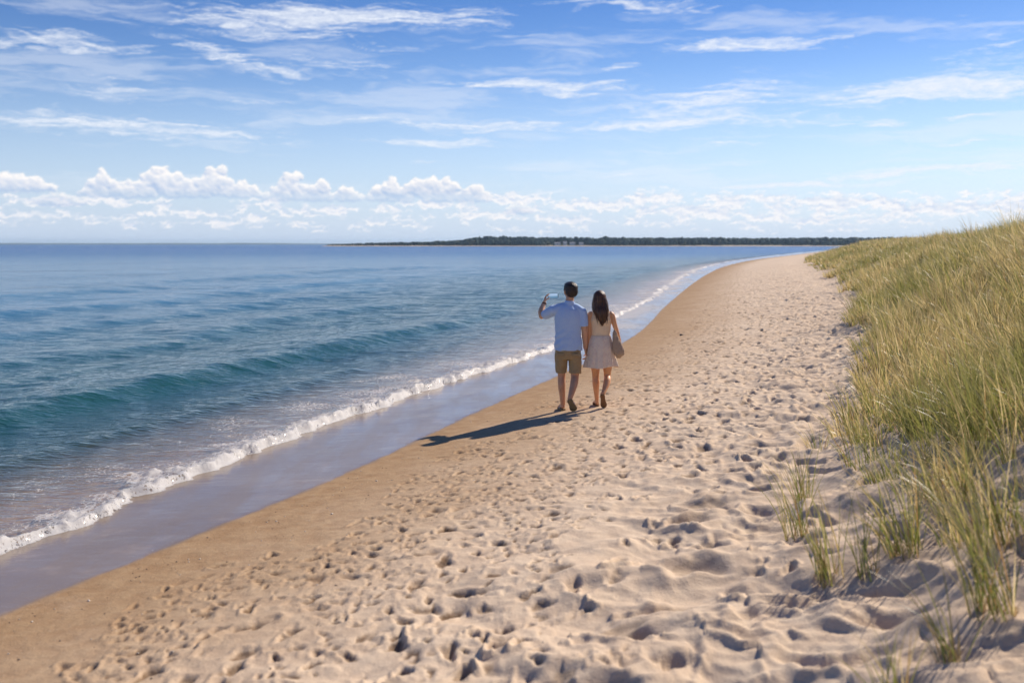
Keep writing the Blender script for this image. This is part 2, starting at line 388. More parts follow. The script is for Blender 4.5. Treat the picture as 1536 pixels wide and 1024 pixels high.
    w_ = n.attr('wet'); gl = n.attr('gloss'); ht = n.attr('hollow'); lt = n.attr('litter')
    big = n.noise(pos, .55, 4, .55); mid = n.noise(pos, 6, 5, .6); fine = n.noise(pos, 170, 3, .7); grit = n.noise(pos, 60, 2, .8)
    dry_c = n.mix(n.rng(mid, .3, .7), (.64, .495, .360), (.72, .58, .43))
    dry_c = n.mix(n.rng(big, .35, .7, 0, .45), dry_c, (.58, .435, .31))
    moist = n.mix(n.rng(mid, .3, .7), (.35, .215, .110), (.43, .285, .155))
    soaked = n.mix(n.rng(big, .35, .65), (.21, .145, .090), (.26, .185, .12))
    c = n.mix(w_, dry_c, moist)
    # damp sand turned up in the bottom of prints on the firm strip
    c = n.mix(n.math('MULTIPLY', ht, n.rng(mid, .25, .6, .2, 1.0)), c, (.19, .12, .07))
    peb = n.n('ShaderNodeTexVoronoi', i={'Vector': pos, 'Scale': 15.0}); pc = n.n('ShaderNodeSeparateColor', i={0: peb.outputs['Color']}).outputs[0]
    bed = n.mix(n.rng(mid, .3, .7), (.25, .145, .055), (.38, .235, .10)); bed = n.mix(n.math('MULTIPLY', n.rng(pc, .45, .6), n.rng(peb.outputs['Distance'], .55, .40)), bed, n.mix(pc, (.06, .04, .03), (.30, .17, .09)))
    soaked = n.mix(n.attr('bed'), soaked, bed)
    c = n.mix(gl, c, soaked)
    c = n.mix(n.rng(n.noise(pos, 2.2, 5, .7), .55, .75, 0, .35), c, (.54, .40, .275))
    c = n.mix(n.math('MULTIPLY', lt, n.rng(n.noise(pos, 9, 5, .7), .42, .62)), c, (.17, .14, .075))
    # dark grains and pale shell grit
    gr = n.n('ShaderNodeTexVoronoi', i={'Vector': pos, 'Scale': 85.0})
    dk = n.math('MULTIPLY', n.math('LESS_THAN', gr.outputs['Distance'], .22), n.math('GREATER_THAN', n.n('ShaderNodeSeparateColor', i={0: gr.outputs['Color']}).outputs[0], .80))
    c = n.mix(n.math('MULTIPLY', dk, .55), c, (.13, .09, .06))
    pl = n.math('MULTIPLY', n.math('LESS_THAN', gr.outputs['Distance'], .25), n.math('GREATER_THAN', n.n('ShaderNodeSeparateColor', i={0: gr.outputs['Color']}).outputs[1], .90))
    c = n.mix(n.math('MULTIPLY', pl, .6), c, (.70, .62, .52))
    c = n.mix(n.rng(fine, .3, .7, 0, .25), c, n.mix(.5, c, (.2, .15, .11)))
    b = n.bump(n.math('ADD', n.math('MULTIPLY', grit, .8), n.math('MULTIPLY', fine, .5)), n.math('SUBTRACT', .75, n.math('MULTIPLY', gl, .62)), .006)
    b = n.bump(mid, n.math('SUBTRACT', .8, n.math('MULTIPLY', gl, .75)), .02, b)
    ro = n.math('SUBTRACT', .93, n.math('MULTIPLY', gl, .55)); 
    n.out(n.bsdf(Base_Color=c, Roughness=ro, Normal=b, Specular_IOR_Level=n.math('ADD', .12, n.math('MULTIPLY', gl, .38))))
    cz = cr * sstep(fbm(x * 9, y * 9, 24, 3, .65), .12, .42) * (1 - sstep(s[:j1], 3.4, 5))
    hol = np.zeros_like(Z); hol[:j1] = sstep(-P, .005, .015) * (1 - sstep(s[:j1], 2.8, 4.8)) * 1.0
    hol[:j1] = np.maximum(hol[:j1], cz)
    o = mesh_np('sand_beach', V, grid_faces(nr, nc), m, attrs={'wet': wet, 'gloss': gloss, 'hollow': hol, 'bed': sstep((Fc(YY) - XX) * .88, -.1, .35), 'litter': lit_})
    tag(o, kind='structure')
build_sand()
def ground_z(x, y): return float(real_z(x, y))

# ------------------------------------------------------------------ sea
def build_sea():
    Yr = np.concatenate([np.linspace(-5, 4.5, 90)[:-1], np.exp(np.arange(np.log(4.5 + 6), np.log(110 + 6), .0022)) - 6])
    Yr = np.concatenate([Yr, np.exp(np.linspace(np.log(Yr[-1] + 6.6), np.log(40000), 260)) - 6])
    c = [.5]; st = .026
    while c[-1] > -30000:
        c.append(c[-1] - st)
        if c[-1] < -3.2: st *= 1.0105 if c[-1] > -60 else 1.05
    c = np.array(c)[::-1]
    YY = np.repeat(Yr[:, None], len(c), 1); k = (YY + 8) / 20
    k = np.clip(k, .6, 60)
    E_ = Ec(YY); F_ = Fc(YY)
    XX = E_ + c[None, :] * k * np.where(c[None, :] > 0, .6, 1)
    sp = np.maximum(np.gradient(YY, axis=0), np.abs(np.gradient(XX, axis=1)))
    x, y = XX, YY
    s = (x - E_) * .88
    off = -s                                        # metres offshore
    sand = terrain(x, y)
    def w_(lam): return 1 - sstep(sp, lam / 4.5, lam / 2.2)
    z = np.zeros_like(x)
    # coordinates along (p) and across (q) the swell; q grows seaward
    q = off; p = y
    deep = sstep(off, 1.6, 6)
    wx = x + .5 * perlin(x * .4, y * .4, 60)
    for lam, amp, sd_, st_, an in [(6.5, .032, 61, 2.4, .15), (2.6, .024, 63, 2.2, -.2), (1.1, .0200, 65, 2.3, .25), (.55, .0135, 67, 2.2, -.1), (.27, .0062, 69, 1.8, .3), (.16, .0017, 71, 1.6, 0)]:
        ca, sa = math.cos(an + .55), math.sin(an + .55)      # crest direction roughly along the shore, swung toward the wind
        aa = (wx * sa * 1.0 + y * ca) / st_; bb = wx * ca - y * sa
        # visible ripples lie more across the view
        h = perlin(aa / lam + 3, bb / lam, sd_) if lam > 3 else perlin(wx / lam / st_ + 3, (y + .25 * wx) / lam, sd_)
        h = 1 - 2 * np.abs(h) if lam < 3 else h
        z += amp * h * w_(lam) * (.25 + .75 * deep)
    # swells rolling in parallel to the shore: gentle back, steeper shoreward face
    def swell(q0, width, amp, ya, yb, seed):
        wob = .7 * perlin(p * .09, q * 0 + .5, seed) * width + .22 * perlin(p * .5, q * .3, seed + 1) * width * .5
        d = (q - q0 - wob) / width                  # <0 on the shoreward side
        prof = np.where(d < 0, np.exp(-(d / .42) ** 2), np.exp(-(d / 1.25) ** 2))
        env = sstep(p, ya[0], ya[1]) * (1 - sstep(p, yb[0], yb[1])) * (1 + .25 * perlin(p * .3, q * 0, seed + 2))
        return amp * prof * env
    z += swell(5.9, 1.25, .175, (8, 17), (27, 40), 80)
    z += swell(10.6, 1.6, .12, (14, 24), (34, 50), 84)
    z += swell(14.8, 1.8, .10, (10, 22), (40, 70), 88)
    z += swell(20.5, 2.4, .12, (24, 36), (60, 90), 92)
    z += swell(29, 3.2, .11, (20, 50), (90, 140), 96)
    z += swell(8.2, .8, .05, (6, 10), (16, 24), 100)
    z += swell(3.7, .55, .045, (8, 12), (22, 36), 104)
    z += swell(6.5, 1.4, .08, (48, 60), (100, 140), 108)
    for k_, lam in enumerate((9.0, 14.0, 23.0)):
        z += .02 * (1 + .6 * k_) * np.sin(2 * np.pi * (off + 2.2 * perlin(p * .05, off * .03, 120 + k_)) / lam) * (.5 + .8 * np.clip(perlin(p * .04, off * .06, 124 + k_), -.4, .7)) * sstep(off, 12, 40) * w_(lam)
    # the little breaker
    wob = .16 * perlin(y * .55, 0 * y, 130) + .10 * perlin(y * 1.7, x * .4, 131) + .05 * perlin(y * 5, x * 2.0, 132) - .16 * np.abs(perlin(y * 2.1, 0 * y, 138)) + .06
    dF = (F_ + wob * (.6 + k * .35) - x) * .88       # seaward of the foam front
    kk = .75 + .012 * np.clip(y, 0, 60)
    env = .62 + .3 * perlin(y * .16, 0 * y, 133) + .25 * sstep(y, 9, 13)*(1-sstep(y,17,24))
    env = env * (1 - sstep(y, 90, 200))
    env *= 1 - .75 * sstep(perlin(y * .11 + 2.2, 0 * y, 139), .15, .5) * sstep(y, 26, 32)
    front = sstep(dF, 0, .055 * kk); ffoam = sstep(dF, -.05 * kk, -.01)
    bore = front * np.exp(-np.clip(dF, 0, None) / (.40 * kk)) * env * (.8 + .5 * perlin(y * 1.5, x * .6, 147))
    foam_w = np.clip(.36 + .42 * perlin(y * .8, 0 * y, 134) + .20 * perlin(y * 2.6, x * .8, 135), .06, 1) * kk
    foam = ffoam * (1 - sstep(dF, foam_w * .55, foam_w * 1.9)) * np.clip(env + .35, 0, 1) * (.98 + .34 * fbm(x * 2.6, y * 2.2, 145, 3, .7))
    # broken lace trailing behind, second thin line in the wash, fringe at the edge
    lace = sstep(dF, .1, .3) * (1 - sstep(dF, .6 * kk, 2.6 * kk)) * (.52 + .44 * fbm(x * 1.1, y * .8, 146, 3)) * np.clip(env + .2, 0, 1)
    fl_ = np.clip(.15 + .17 * perlin(y * 1.15, 0 * y, 156) + .09 * perlin(y * 3.7, x * .5, 157), .02, .5) * kk
    foam = np.maximum(foam, ffoam * (1 - sstep(dF, fl_ * .7, fl_ * 1.5 + .03)) * (.93 + .22 * perlin(x * 6, y * 5, 158)) * np.clip(env + .5, 0, 1))
    foam = np.maximum(foam, lace)
    lump = foam * (.034 * fbm(x * 7, y * 5.5, 136, 3, .65) + .016 * np.abs(perlin(x * 17, y * 15, 137))) * np.clip(1.4 - sp * 6, 0, 1)
    z += .085 * bore + lump * sstep(foam, .72, .95) * 1.1
    # seaward of the front the level; landward a film creeping over the sand
    film = .0045 + .0022 * fbm(x * .9, y * 1.6, 140, 3)
    band = (x - Ec(y)) * .88
    line2 = np.exp(-((dF + .95 + .35 * perlin(y * .3, 0 * y, 141)) / .10) ** 2) * .62 * (1 + .5 * perlin(y * .9, x * .3, 155)) * sstep(y, 10, 17) * (1 - sstep(y, 23, 27))
    film = film + .004 * line2
    edge = s + .035 * perlin(y * 2.2, x * .5, 142) + .02 * perlin(y * 7, x, 143)
    film = np.where(edge > -.02, film - sstep(edge, -.02, .10) * .02, film)
    wet_z = sand + film
    sea_z = np.where(dF > 0, z + .02 * (1 - sstep(dF, 0, .5)), -1)
    zz = np.where(dF > 0, np.maximum(sea_z, wet_z), wet_z)
    inner = 1 - sstep(dF, 0, .03)
    zz = zz * (1 - inner) + wet_z * inner
    depth = np.clip(zz - sand, 0, 10)
    foam2 = .50 * line2 + .52 * np.exp(-((edge + .02) / .022) ** 2) * sstep(perlin(y * .7, 0 * y, 144), -.05, .4) * (1 + sstep(y, 24, 36))
    # wide soft patches of foam washed up farther along
    pw = sum(a_ * np.exp(-((y - c_) / w__) ** 2) for c_, w__, a_ in ((30, 3.2, .9), (38, 4.5, 1.0), (50, 5, .95), (66, 6, .9), (88, 8, .9), (118, 12, .8)))
    foam2 = np.maximum(foam2, np.clip(pw, 0, 1) * np.exp(-((dF + .15 + .4 * perlin(y * .35, 0 * y, 152)) / (1.0 + .014 * y)) ** 2) * (.9 + .35 * fbm(x * 1.1, y * .45, 153, 3)))
    foam2 = np.maximum(foam2, .95 * sstep(y, 27, 33) * (1 - sstep(y, 80, 120)) * np.exp(-((dF + .3) / (.75 + .25 * perlin(y * .2, 0 * y, 150))) ** 2) * sstep(perlin(y * .15, 0 * y, 151), -.30, .12) )
    foam = np.maximum(foam, np.where(dF <= -.05, foam2, np.where(y > 27, foam2, 0)))
    keep = (edge < .16) | (dF > 0)
    fm = keep[:-1, :-1] | keep[1:, 1:]
    V = np.stack([x, y, zz], -1).reshape(-1, 3)
    F = grid_faces(*x.shape, fm)
    used = np.zeros(len(V), bool); used[F.ravel()] = True; idx = np.cumsum(used) - 1
    V = V[used]; F = idx[F]
    A = {'depth': depth.ravel()[used], 'foam': foam.ravel()[used], 'calm': (1 - sstep(dF, -.05, .3)).ravel()[used]}
    m, n = newmat('sea_water')
    pos = n.n('ShaderNodeNewGeometry').outputs['Position']
    dep = n.attr('depth'); fo = n.attr('foam'); calm = n.attr('calm')
    camd = n.n('ShaderNodeVectorMath', operation='LENGTH', i={0: pos}).outputs[1]    # metres from the origin on the beach
    def rip(scale, sy, off=(0, 0, 0), det=3, ro=.55, rot=.12):
        return n.noise(n.mapping(pos, (scale, scale * sy, scale), off, (0, 0, rot)), 1.0, det, ro, .3)
    r1 = rip(1.1, 2.0, det=5, ro=.6); r2 = rip(4.0, 2.0, (3, 1, 0), 3); r3 = rip(14, 1.9, (7, 1, 0), 2); r0 = rip(.22, 2.6, (2, 9, 0), 4, .6, .05); r00 = rip(.035, 3.5, (5, 2, 0), 4, .6, 0)
    act = n.math('SUBTRACT', 1.0, n.math('MULTIPLY', calm, .88))
    h = n.math('ADD', n.math('MULTIPLY', r2, n.rng(camd, 8, 40, .034, .044)), n.math('MULTIPLY', r3, .0085))
    h = n.math('ADD', h, n.math('MULTIPLY', r1, n.rng(camd, 12, 60, .045, .13)))
    h = n.math('ADD', h, n.math('MULTIPLY', r0, n.rng(camd, 30, 200, .0, .55)))
    h = n.math('ADD', h, n.math('MULTIPLY', r00, n.rng(camd, 120, 900, .0, 5.0)))
    bp = n.bump(n.math('MULTIPLY', h, act), 1.0, 1.0)
    deepc = n.mix(n.rng(rip(.06, 2.5, det=3), .35, .65), (.020, .145, .255), (.030, .180, .315))
    deepc = n.mix(n.rng(dep, .35, 1.5), (.018, .085, .082), deepc)
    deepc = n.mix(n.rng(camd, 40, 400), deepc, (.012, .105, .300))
    rough = n.rng(camd, 10, 300, .06, .22)
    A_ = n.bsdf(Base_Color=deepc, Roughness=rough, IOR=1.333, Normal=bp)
    fr = n.n('ShaderNodeFresnel', i={'IOR': 1.333, 'Normal': bp}).outputs[0]
    tr = n.n('ShaderNodeBsdfTransparent', i={0: n.mix(n.rng(dep, 0, .3), (1, 1, 1), (.75, .74, .52))}).outputs[0]
    gl = n.n('ShaderNodeBsdfGlossy', i={0: (1, 1, 1, 1), 'Roughness': n.math('ADD', .05, n.math('MULTIPLY', calm, .13)), 'Normal': bp}).outputs[0]
    fr = n.math('MULTIPLY', fr, n.math('SUBTRACT', 1.0, n.n('ShaderNodeNewGeometry').outputs['Backfacing']))
    patch = n.rng(n.noise(n.mapping(pos, (2.8, .55, 1), rot=(0, 0, .42)), 1.0, 5, .6), .34, .68, .52, .95)
    fr = n.math('MULTIPLY', fr, n.math('ADD', n.math('SUBTRACT', 1.0, calm), n.math('MULTIPLY', calm, patch)))
    B_ = n.n('ShaderNodeMixShader', i={0: fr, 1: tr, 2: gl}).outputs[0]
    opac = n.math('MULTIPLY', n.math('POWER', n.rng(dep, .06, .27, 0, 1, 'LINEAR'), .85), .97)
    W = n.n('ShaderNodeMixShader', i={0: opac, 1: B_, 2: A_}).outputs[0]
    # foam: frothy mask
    f1 = n.noise(pos, 26, 5, .7, .6); f2 = n.n('ShaderNodeTexVoronoi', feature='DISTANCE_TO_EDGE', i={'Vector': n.vmath('ADD', pos, n.vmath('MULTIPLY', n.n('ShaderNodeTexNoise', i={'Vector': pos, 'Scale': 9.0}).outputs['Color'], (.12, .12, 0))), 'Scale': 11.0}).outputs[0]
    lacem = n.math('SUBTRACT', 1.0, n.rng(f2, .0, .16))
    thr = n.math('ADD', n.math('MULTIPLY', n.rng(f1, .30, .72), .50), n.math('MULTIPLY', lacem, .34))
    fmask = n.rng(n.math('SUBTRACT', n.math('ADD', fo, thr), 1.0), -.03, .16)
    fmask = n.math('MULTIPLY', fmask, n.rng(fo, .02, .15))
    fb = n.bump(n.noise(pos, 48, 4, .7), .8, .014)
    fcol = n.mix(n.rng(n.noise(pos, 14, 4, .6), .3, .7), (.80, .80, .80), (.93, .93, .92))
    FO = n.bsdf(Base_Color=fcol, Roughness=.45, Normal=fb, Subsurface_Weight=.0)
    FT = n.n('ShaderNodeBsdfTranslucent', i={0: (.93, .94, .95, 1)}).outputs[0]
    FF = n.n('ShaderNodeMixShader', i={0: .42, 1: FO, 2: FT}).outputs[0]
    n.out(n.n('ShaderNodeMixShader', i={0: fmask, 1: W, 2: FF}).outputs[0])
    o = mesh_np('sea', V, F, m, attrs=A)
    tag(o, kind='structure')
build_sea()
#%%REST%%
# ------------------------------------------------------------------ the far shore
def build_far_shore():
    def top(px):      # silhouette height in metres above the water, by bearing
        return np.interp(px, [470, 500, 560, 640, 688, 712, 745, 800, 880, 960, 1050, 1150, 1290, 1500, 1900], np.array([1.0, 2.6, 3.8, 5.0, 6.6, 9.6, 10.8, 9.7, 9.5, 9.2, 9.2, 8.7, 9.3, 9.5, 9.0]))
    xs = np.linspace(-230, 760, 500); ys = np.concatenate([np.linspace(-14, 40, 40), np.linspace(46, 320, 24)])
    Y0 = 1066
    XX, DD = np.meshgrid(xs, ys)
    px = 768 + 1493 * XX / (Y0 + 20)
    front = 10 * perlin(XX / 60, 0 * XX, 300) + 4 * perlin(XX / 17, 0 * XX, 301) + np.interp(XX, [-230, -150, 0, 200, 320], [60, 24, 6, -4, 10])
    hmax = top(px)
    z = -.8 + 1.5 * sstep(DD, -6, 6) + (hmax * .55) * sstep(DD, 8, 46) * np.clip(1, 0, 1)
    z = z * sstep(px, 462, 482) - 2 * (1 - sstep(px, 458, 482)) - 2 * sstep(DD, 250, 320) * 3
    m, n = newmat('far_land')
    pos = n.n('ShaderNodeNewGeometry').outputs['Position']
    zz = n.n('ShaderNodeSeparateXYZ', i={0: pos}).outputs[2]
    c = n.mix(n.rng(n.noise(pos, .06, 4), .4, .6), (.05, .07, .03), (.09, .10, .045))
    c = n.mix(n.rng(zz, .75, 1.3), (.50, .40, .28), c)
    n.out(n.bsdf(Base_Color=c, Roughness=.9))
    o = mesh_np('headland', np.stack([XX, Y0 + DD + front, z], -1).reshape(-1, 3), grid_faces(*XX.shape), m)
    tag(o, kind='structure')
    # woods
    bm_v, bm_f = ico(2)
    Vs, Fs, Cs, k = [], [], [], 0
    r = np.random.default_rng(12)
    for i in range(2600):
        X = r.uniform(-212, 470); pxx = 768 + 1493 * X / 1100
        d = r.uniform(13, 34) if r.random() < .6 else r.uniform(30, 75)
        if pxx > 1040 and pxx < 1215: d += 5
        if 44 < X < 82 and d < 26: continue
        H = float(top(pxx)); fr = float(10 * perlin(X / 60, 0, 300) + 4 * perlin(X / 17, 0, 301) + np.interp(X, [-230, -150, 0, 200, 320], [60, 24, 6, -4, 10]))
        base = .7 + H * .55 * float(sstep(d, 8, 46))
        room = H * (1 + .10 * float(perlin(X / 11, 1, 303))) - base + r.uniform(-1.2, .25)
        if pxx < 486 or room < .3: continue
        room = min(room, r.uniform(3.2, 6.5)) if d < 25 else room
        rad = min(room * .62, r.uniform(1.5, 3.4))
        nz = 1 + .30 * np.sin(bm_v @ r.normal(0, 2.6, 3) + r.uniform(0, 6)) * 1 + .10 * r.normal(0, 1, len(bm_v))
        v = bm_v * nz[:, None] * np.array([rad * r.uniform(.9, 1.4), rad, max(rad * .8, room * .55)])
        v = v + np.array([X, Y0 + d + fr, base + room - max(rad * .8, room * .55)])
        Vs.append(v); Fs.append(bm_f + k); k += len(v)
        t = r.random(); c = np.array([.014, .036, .040]) * (1 - t) + np.array([.036, .066, .058]) * t  # distance haze painted in: crown greens shifted toward blue
        if r.random() < .06: c = np.array([.10, .09, .04])
        Cs.append(np.repeat(c[None], len(v), 0))
    m, n = newmat('far_woods')
    pos = n.n('ShaderNodeNewGeometry').outputs['Position']
    c = n.mix(n.rng(n.noise(pos, 1.1, 4, .7), .35, .7), n.attr('tint', 0), (.03, .052, .042))
    n.out(n.bsdf(Base_Color=c, Roughness=.9, Specular_IOR_Level=.1))
    o = mesh_np('woods', np.concatenate(Vs), np.concatenate(Fs), m, smooth=False, colors={'tint': np.concatenate(Cs)})
    tag(o, 'low dark woods along the ridge of the far headland', 'woods', kind='stuff')
    # second, much farther coast, hardly above the water
    xs = np.linspace(-3600, -500, 500)
    h = 6.5 + 2.5 * fbm(xs / 420, 0 * xs, 310, 4) + 1.2 * perlin(xs / 45, 0 * xs, 315)
    h = h * sstep(xs, -3600, -3000) * (1 - .5 * sstep(xs, -1400, -700))
    rows = [(0, -1), (60, .55), (160, 1.0), (700, .9), (1000, -1)]
    X2 = np.repeat(xs[None], 5, 0); Y2 = np.array([[5200 + a] for a, b in rows]) + 0 * X2
    Z2 = np.array([[b] for a, b in rows]) * h[None]
    m, n = newmat('distant_land')
    n.out(n.bsdf(Base_Color=(.045, .065, .035), Roughness=.95))
    tag(mesh_np('distant_coast', np.stack([X2, Y2, Z2], -1).reshape(-1, 3), grid_faces(5, len(xs)), m), kind='structure')
    # little white houses among the trees
    mw, n = newmat('house_paint'); n.out(n.bsdf(Base_Color=(.66, .66, .64), Roughness=.7))
    mr, n = newmat('house_roof'); n.out(n.bsdf(Base_Color=(.30, .30, .31), Roughness=.8))
    mg, n = newmat('house_glass'); n.out(n.bsdf(Base_Color=(.03, .04, .05), Roughness=.1))
    H = [(49.5, 6, 4.2, 2.0, 'low white house farthest left in the row on the far shore'),
         (57.5, 3.8, 4, 2.9, 'small tall white house second from the left in the far shore row'),
         (65.5, 5.6, 4.2, 2.0, 'broad white house right of the small tall one on the far shore'),
         (74.5, 4.2, 4, 1.7, 'lowest white house farthest right in the row on the far shore')]
    for (X, wd, dp, ht, lab) in H:
        fr = float(10 * perlin(X / 60, 0, 300) + 4 * perlin(X / 17, 0, 301) + np.interp(X, [-230, -150, 0, 200, 320], [60, 24, 6, -4, 10]))
        px_ = 768 + 1493 * X / 1086
        d = 16.0; zb = .7 + float(top(px_)) * .55 * float(sstep(d - 2, 8, 46)) 
        e = empty('house', (X, Y0 + fr + d, zb)); tag(e, lab, 'house', 'white houses on the far shore')
        w2, d2 = wd / 2, dp / 2; zr = ht + 1.2
        V = [(-w2, -d2, -1), (w2, -d2, -1), (w2, d2, -1), (-w2, d2, -1), (-w2, -d2, ht), (w2, -d2, ht), (w2, d2, ht), (-w2, d2, ht), (-w2, 0, zr), (w2, 0, zr)]
        poly('wall', V, [(0, 1, 5, 4), (1, 2, 6, 9, 5), (2, 3, 7, 6), (3, 0, 4, 8, 7)], mw, e)
        a, b_ = w2 + .3, d2 + .35
        V = [(-a, -b_, ht - .12), (a, -b_, ht - .12), (a, 0, zr + .12), (-a, 0, zr + .12), (a, b_, ht - .12), (-a, b_, ht - .12),
             (-a, -b_, ht + .05), (a, -b_, ht + .05), (a, 0, zr + .3), (-a, 0, zr + .3), (a, b_, ht + .05), (-a, b_, ht + .05)]
        poly('roof', V, [(6, 7, 8, 9), (9, 8, 10, 11), (1, 0, 3, 2), (2, 3, 5, 4), (0, 1, 7, 6), (4, 5, 11, 10), (0, 6, 9, 3), (3, 9, 11, 5), (1, 2, 8, 7), (2, 4, 10, 8)], mr, e)
        for q in range(int(wd // 1.7)):
            cx = -w2 + (q + .5) * wd / int(wd // 1.7)
            V = [(cx - .35, -d2 - .05, .8), (cx + .35, -d2 - .05, .8), (cx + .35, -d2 - .05, 1.9), (cx - .35, -d2 - .05, 1.9), (cx - .35, -d2 + .05, .8), (cx + .35, -d2 + .05, .8), (cx + .35, -d2 + .05, 1.9), (cx - .35, -d2 + .05, 1.9)]
            poly('window', V, [(0, 1, 2, 3), (5, 4, 7, 6), (0, 4, 5, 1), (3, 2, 6, 7), (0, 3, 7, 4), (1, 5, 6, 2)], mg, e)
def ico(sub):
    bm = bmesh.new(); bmesh.ops.create_icosphere(bm, subdivisions=sub, radius=1.0)
    V = np.array([v.co[:] for v in bm.verts]); F = np.array([[v.index for v in f.verts] for f in bm.faces]); bm.free()
    return V, F
def poly(name, V, F, mat, parent=None, smooth=False):
    me = bpy.data.meshes.new(name); me.from_pydata([tuple(v) for v in V], [], [tuple(f) for f in F]); me.update()
    if smooth: me.polygons.foreach_set('use_smooth', [True] * len(me.polygons))
    me.materials.append(mat); o = bpy.data.objects.new(name, me); col.objects.link(o)
    if parent: o.parent = parent
    return o
build_far_shore()

# ------------------------------------------------------------------ beach grass
def blades(bx, by, bz, L, W, az, bend, color, segs=5, tw=None, seed=0):
    """curved tapering ribbons; arrays of n"""
    n = len(bx); r = np.random.default_rng(seed)
    T = np.linspace(0, 1, segs + 1)[None, :]
    hx = np.cos(az)[:, None]; hy = np.sin(az)[:, None]
    L_ = L[:, None]; b = bend[:, None]
    th0 = .10 + .25 * b
    th = th0 + b * 1.15 * T ** 1.3
    ds = L_ / segs
    thm = (th[:, 1:] + th[:, :-1]) / 2
    ho = np.concatenate([np.zeros((n, 1)), np.cumsum(np.sin(thm) * ds, 1)], 1)
    up = np.concatenate([np.zeros((n, 1)), np.cumsum(np.cos(thm) * ds, 1)], 1)
    X = bx[:, None] + hx * ho; Y = by[:, None] + hy * ho; Z = bz[:, None] + up
    sa = (az if tw is None else tw)[:, None]
    w = W[:, None] * np.clip(1.05 - T ** 1.8, .04, 1) * .5 * (.75 + .5 * np.sin(np.pi * np.clip(T * 1.1, 0, 1)))
    sx, sy = np.cos(sa) * w, np.sin(sa) * w
    V = np.stack([np.stack([X - sx, Y - sy, Z], -1), np.stack([X + sx, Y + sy, Z], -1)], 2)   # n,segs+1,2,3
    i = np.arange(n)[:, None] * (2 * (segs + 1)) + np.arange(segs)[None, :] * 2
    F = np.stack([i, i + 1, i + 3, i + 2], -1).reshape(-1, 4)
    # greener near the foot, bleached to the tip
    tip = np.array([.52, .42, .20])
    Tc = (T[..., None] ** 1.5) * .55
    C = color[:, None, :] * (1 - Tc) + tip * Tc
    C = np.repeat(C[:, :, None, :], 2, 2)
    return V.reshape(-1, 3), F, C.reshape(-1, 3)
def grass_material():
    m, n = newmat('beach_grass_blade')
    c = n.attr('tint', 0)
    a = n.n('ShaderNodeBsdfDiffuse', i={0: c, 1: .5}).outputs[0]
    t = n.n('ShaderNodeBsdfTranslucent', i={0: c}).outputs[0]
    s = n.n('ShaderNodeMixShader', i={0: .5, 1: a, 2: t}).outputs[0]
    g = n.n('ShaderNodeBsdfGlossy', i={0: (1, 1, 1, 1), 'Roughness': .38}).outputs[0]
    n.out(n.n('ShaderNodeMixShader', i={0: .05, 1: s, 2: g}).outputs[0])
    return m
GM = grass_material()
def blade_colors(n, r, straw):
    g1 = np.array([.11, .165, .030]); g2 = np.array([.31, .32, .055]); s1 = np.array([.58, .44, .15]); s2 = np.array([.86, .72, .40]); rust = np.array([.36, .21, .07])
    t = r.random((n, 1)); c = g1 * (1 - t) + g2 * t
    q = r.random((n, 1)); s = s1 * (1 - q) + s2 * q
    pick = (r.random((n, 1)) < straw)
    c = np.where(pick, s, c); c = np.where(r.random((n, 1)) < .06, rust, c)
    return c * r.uniform(.8, 1.15, (n, 1))
